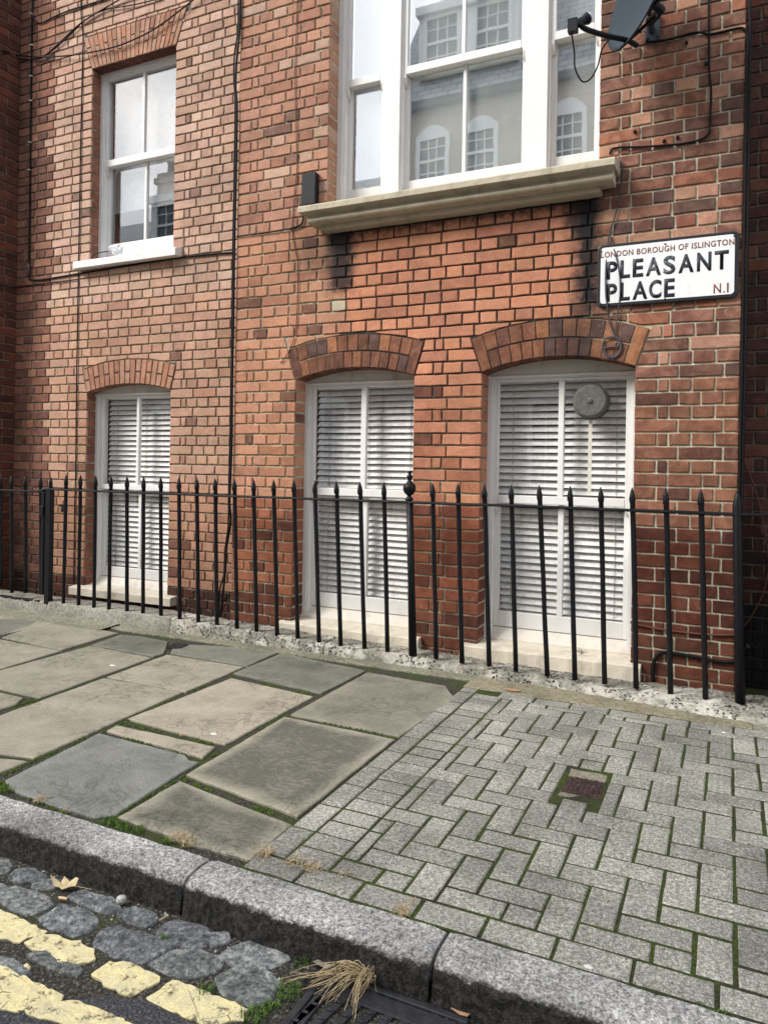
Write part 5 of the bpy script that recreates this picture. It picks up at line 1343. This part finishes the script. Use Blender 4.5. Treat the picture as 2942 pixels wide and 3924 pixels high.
tag(mb.build('stopcock_cover', [M_blackplastic]), 'dark blue-black stopcock cover flush in the slabs near the plinth', 'cover')
# leaves and litter
def leaf(name, c, pts, mat, label, cat='leaf', curl=.012, stem=None, th=.0008):
    mb = MB(); n = len(pts); V = [(c[0], c[1], c[2]+.004)]
    for i, (x, y) in enumerate(pts): V.append((c[0]+x, c[1]+y, c[2]+.003+curl*(x*x+y*y)/.0012*rnd.uniform(.4, 1.4)))
    V2 = [(x, y, z-th) for x, y, z in V]; m_ = n+1
    F = [(0, 1+i, 1+(i+1) % n) for i in range(n)]; F += [tuple(m_+k for k in f[::-1]) for f in F]
    F += [(1+i, m_+1+i, m_+1+(i+1) % n, 1+(i+1) % n) for i in range(n)]
    mb.mesh(V+V2, F)
    if stem: mb.tube([(c[0]+a, c[1]+b, c[2]+.005) for a, b in stem], .0008, 5)
    return tag(mb.build(name, [mat]), label, cat, 'fallen leaves')
c = gr(*s3(410, 665), RZ+.006)
leaf('fallen_leaf', c, [(-.048, -.012), (-.020, .004), (-.026, .022), (.0, .020), (.012, .032), (.030, .026), (.036, .010), (.026, -.006), (.014, -.022), (-.006, -.014), (-.024, -.020)], M_deadleaf, 'curled pale yellow leaf on the cobbles below the kerb', stem=[(.03, .012), (.06, .018), (.09, .022)])
c = gr(*s5(105, 243)); leaf('fallen_leaf', (c.x, c.y+.01, .006), [(-.05, -.004), (-.03, .012), (-.005, .022), (.015, .016), (.04, .002), (.02, -.010), (-.01, -.012)], M_brownleaf, 'small brown leaf against the foot of the plinth', curl=.010)
c = gr(*s4(570, 1005), RZ+.006); leaf('fallen_leaf', c, [(-.03, -.012), (-.02, .014), (0, .022), (.022, .012), (.034, -.004), (.014, -.014), (-.01, -.008)], plain('grey_leaf', (.22, .19, .15), .8), 'grey brown leaf in the gutter by the dead grass clump')
c = gr(*s4(1440, 1295), RZ+.004); leaf('fallen_leaf', c, [(-.026, -.006), (-.016, .012), (.004, .014), (.024, .004), (.018, -.012), (0, -.014)], M_brownleaf, 'reddish brown leaf beside the gully at the bottom edge', curl=.006)
c = gr(*s3(398, 737), RZ+.006); mb = MB(); mb.tube([(c.x-.013, c.y-.002, c.z), (c.x+.004, c.y+.001, c.z+.001), (c.x+.013, c.y+.004, c.z)], .0042, 8); tag(mb.build('cigarette_butt', [plain('filter_paper', (.60, .42, .24), .8)]), 'tan cigarette butt on the cobbles below the yellow leaf', 'cigarette butt')
c = gr(*s3(770, 745), RZ+.012); mb = MB(); mb.lathe([(.002, -.012), (.012, -.009), (.016, .0), (.013, .008), (.004, .012)], c, seg=9); tag(mb.build('pebble', [M_pebble]), 'pale grey pebble in the gutter below the kerb', 'pebble')
c = gr(*s3(1040, 860), RZ+.006); mb = MB(); mb.tube([(c.x-.003, c.y-.014, c.z), (c.x+.003, c.y+.016, c.z)], .0024, 6); tag(mb.build('matchstick', [M_straw]), 'thin pale stick lying between two cobbles near the kerb', 'stick')
for (u, v), r, l in ((s1(715, 499), .020, 'pale gum spot on the grey slab behind'), (s1(1357, 935), .017, 'whitish round gum spot on the warm beige slab'), (s5(550, 1878), .011, 'pale gum spot on the blocks at the kerb'), (s5(1355, 480), .010, 'small pale gum spot near the plinth on the right')):
    c = gr(u, v); mb = MB(); V = [(c.x, c.y, .0045)]; n = 14
    for i in range(n): a = 6.283*i/n; k = r*rnd.uniform(.8, 1.15); V.append((c.x+k*math.cos(a), c.y+k*math.sin(a)*.8, .0015))
    mb.mesh(V, [(0, 1+i, 1+(i+1) % n) for i in range(n)]); tag(mb.build('chewing_gum', [M_gum]), l, 'chewing gum', 'gum spots on the pavement')
# plastic bag on the upper sill
p = at(443, 955, YL+.03); mb = MB(); NS, NR = 18, 10; V = []
for i in range(NR+1):
    t = math.pi*i/NR
    for k in range(NS):
        a = 2*math.pi*k/NS; r = 1+.45*mn.noise(Vector((math.cos(a)*2.2, math.sin(a)*2.2, t*2.0)))
        V.append((p.x+.062*math.sin(t)*math.cos(a)*r+(.02 if i > 5 else 0), p.y+.035*math.sin(t)*math.sin(a)*r, p.z+.038*math.cos(t)*r))
mb.mesh(V, [(i*NS+k, i*NS+(k+1) % NS, (i+1)*NS+(k+1) % NS, (i+1)*NS+k) for i in range(NR) for k in range(NS)])
t = NT('bag_plastic'); bm_ = t.ramp(t.noise(28, 3, .5), [(.60, 0), (.66, 1)]); bagm = t.done(t.mix(bm_, (.72, .73, .78), (.06, .06, .22)), .35, t.bump(t.noise(60, 4, .7), .8, .01), spec=.5)
tag(mb.build('plastic_bag', [bagm], smooth=False), 'crumpled white and blue plastic bag on the upper window sill', 'plastic bag')
p0 = at(355, 985, YL-.02)
mb = MB(); mb.tube(smooth_path([at(350, 988, YL-.03), at(362, 975, YL-.02), at(385, 966, YL+.0), at(415, 963, YL+.02)], 4), .004, 6)
tag(mb.build('wire', [M_cable], smooth=True), 'short black wire lying on the left end of the upper sill', 'wire')
# weed growing on the right sill
wp = at(1740+1010*.4825, 2300+405*.4825, .02); wd = MB()
for i in range(11):
    a = -2.9+i*.26+rnd.uniform(-.1, .1); l = rnd.uniform(.02, .045); d = Vector((math.cos(a)*.9, -abs(math.sin(a))*.4, .35+rnd.random()*.5)).normalized(); b = Vector((wp.x, wp.y, .142)); t_ = b+d*l
    wd.tube([b, b.lerp(t_, .5)+Vector((0, 0, .004)), t_], .0009, 4)
    s = d.cross(Vector((0, 0, 1))).normalized()*.004
    for f in (.6, .8, 1.0): c = b.lerp(t_, f); wd.mesh([c-s*.2, c+s+Vector((0, 0, .003)), c+d*.010, c-s+Vector((0, 0, .003))], [(0, 1, 2, 3)])
tag(wd.build('weed', [plain('weed_olive', (.10, .10, .045), .8)]), 'tiny olive weed sprouting from the crack in the right sill', 'weed')

# ------------------------------------------------------------------ houses across the street (seen in the panes)
def brick_tex(name, a, b, mo, bw, bh, ms=.008, axes='XZ'):
    t = NT(name); mpn = t.n('ShaderNodeMapping'); t.put(mpn.inputs[0], t.pos); mpn.inputs['Rotation'].default_value = (R(90), 0, 0)
    bt = t.n('ShaderNodeTexBrick'); t.put(bt.inputs['Vector'], mpn.outputs[0]); bt.inputs['Scale'].default_value = 1
    bt.inputs['Brick Width'].default_value = bw; bt.inputs['Row Height'].default_value = bh; bt.inputs['Mortar Size'].default_value = ms
    bt.inputs['Color1'].default_value = (*a, 1); bt.inputs['Color2'].default_value = (*b, 1); bt.inputs['Mortar'].default_value = (*mo, 1)
    return t.done(bt.outputs[0], .85)
M_obrick = brick_tex('tan_brick_far', (.46, .37, .30), (.38, .30, .24), (.42, .39, .34), .23, .076)
M_slate = brick_tex('slate_far', (.36, .38, .39), (.29, .305, .32), (.05, .05, .055), .30, .16, .010)
M_owin = plain('far_window_glass', (.05, .06, .07), .08, .6)
def far_window(mb, gl, x0, x1, z0, z1, y, arch=0):
    fw = .09
    mb.box(x0, x0+fw, y-.02, y+.06, z0, z1); mb.box(x1-fw, x1, y-.02, y+.06, z0, z1); mb.box(x0+fw, x1-fw, y-.02, y+.06, z1-fw, z1); mb.box(x0-.08, x1+.08, y-.02, y+.14, z0-.1, z0)
    zm = (z0+z1)/2; mb.box(x0+fw, x1-fw, y-.01, y+.05, zm-.03, zm+.03)
    for i in (1, 2): x = x0+fw+(x1-x0-2*fw)*i/3; mb.box(x-.012, x+.012, y, y+.03, z0, z1-fw)
    for z in (z0+(zm-z0)*.5, zm+(z1-zm)*.5): mb.box(x0+fw, x1-fw, y+.002, y+.028, z-.012, z+.012)
    gl.box(x0+fw, x1-fw, y-.04, y+.004, z0, z1-fw)
    if arch:
        N = 10; cx = (x0+x1)/2; hw = (x1-x0)/2
        for i in range(N):
            a, b = x0+(x1-x0)*i/N, x0+(x1-x0)*(i+1)/N; f = lambda x: z1+arch*(1-((x-cx)/hw)**2)
            mb.mesh([(a, y+.06, z1), (b, y+.06, z1), (b, y+.06, f(b)), (a, y+.06, f(a)), (a, y-.02, z1), (b, y-.02, z1), (b, y-.02, f(b)), (a, y-.02, f(a))], [(0, 1, 2, 3), (3, 2, 6, 7), (7, 6, 5, 4)])
def far_house(name, label, xa, xb, YF, eaves, ridge, setback, wins, dormers, chimneys):
    e = empty(name, ((xa+xb)/2, YF-2, 0)); tag(e, label, 'house', 'houses across the street')
    mb = MB(); mb.box(xa, xb, YF-6, YF, -.2, eaves); mb.build('wall', [M_obrick], e)
    mb = MB(); mb.mesh([(xa, YF+.12, eaves), (xb, YF+.12, eaves), (xb, YF-setback, ridge), (xa, YF-setback, ridge), (xa, YF-6, ridge), (xb, YF-6, ridge), (xa, YF-6, eaves), (xb, YF-6, eaves)], [(0, 1, 2, 3), (3, 2, 5, 4), (0, 3, 4, 6), (1, 7, 5, 2), (6, 4, 5, 7)])
    rf = mb.build('roof', [M_slate], e)
    mb = MB(); mb.box(xa, xb, YF+.02, YF+.2, eaves-.12, eaves+.02); mb.build('gutter', [M_bracket], e)
    for (x0, x1, z0, z1, ar) in wins:
        fr = MB(); gl = MB(); far_window(fr, gl, x0, x1, z0, z1, YF+.01, ar); q = fr.build('window', [M_white], e); gl.build('pane', [M_owin], q)
    for (x0, x1, z0, z1) in dormers:
        fr = MB(); gl = MB(); yd = YF-.25; far_window(fr, gl, x0, x1, z0, z1, yd)
        fr.box(x0-.15, x1+.15, yd-.10, yd+.16, z1, z1+.18); fr.box(x0-.12, x0, yd-1.4, yd+.03, z0-.1, z1); fr.box(x1, x1+.12, yd-1.4, yd+.03, z0-.1, z1); fr.box(x0-.15, x1+.15, yd-1.6, yd-.10, z1+.02, z1+.16)
        q = fr.build('dormer', [M_white], e); gl.build('pane', [M_owin], q)
    for (x0, x1, y0, y1, z0, z1, pots) in chimneys:
        mb = MB(); mb.box(x0, x1, y0, y1, z0, z1); mb.box(x0-.06, x1+.06, y0-.06, y1+.06, z1-.3, z1-.15)
        for i in range(pots): xx = x0+(x1-x0)*(i+.5)/pots; mb.lathe([(.13, 0), (.11, .4), (.14, .45), (.12, .5)], (xx, (y0+y1)/2, z1), seg=12)
        mb.build('chimney', [M_obrick], e)
YF = -9.6
far_house('terraced_house', 'tan brick terraced house across the street with white dormers in its slate roof', -6.75, 7.5, YF, 8.9, 12.0, 1.8,
          [(x, x+.74, 7.15, 8.2, .22) for x in (-6.1, -5.05, -3.3, -2.25, -.4, .65, 2.6, 3.65)]+[(x, x+1.0, 3.6, 5.2, .18) for x in (-6.2, -3.6, -1.0, 1.8, 4.4)]+[(x, x+1.0, .9, 2.6, .18) for x in (-6.2, -3.6, -1.0, 1.8, 4.4)],
          [(-6.05, -5.2, 9.65, 10.85), (-4.95, -4.1, 9.65, 10.85), (-1.4, -.5, 9.65, 10.85)], [(-7.1, -6.55, YF-2.6, YF-1.6, 7.5, 10.3, 2)])
far_house('terraced_house', 'lower brick house across the street with a tall chimney and one dormer', -24, -6.8, YF, 6.7, 8.5, 2.2,
          [(x, x+1.0, .9, 2.6, .18) for x in (-22, -19, -16, -13.6, -11, -8.6)]+[(x, x+1.0, 3.8, 5.3, .18) for x in (-22, -19, -16, -13.6, -11, -8.6)], [(-13.9, -12.9, 6.9, 8.1), (-18.5, -17.4, 6.9, 8.1)],
          [(-15.3, -14.3, YF-2.6, YF-1.8, 7.5, 9.7, 3)])
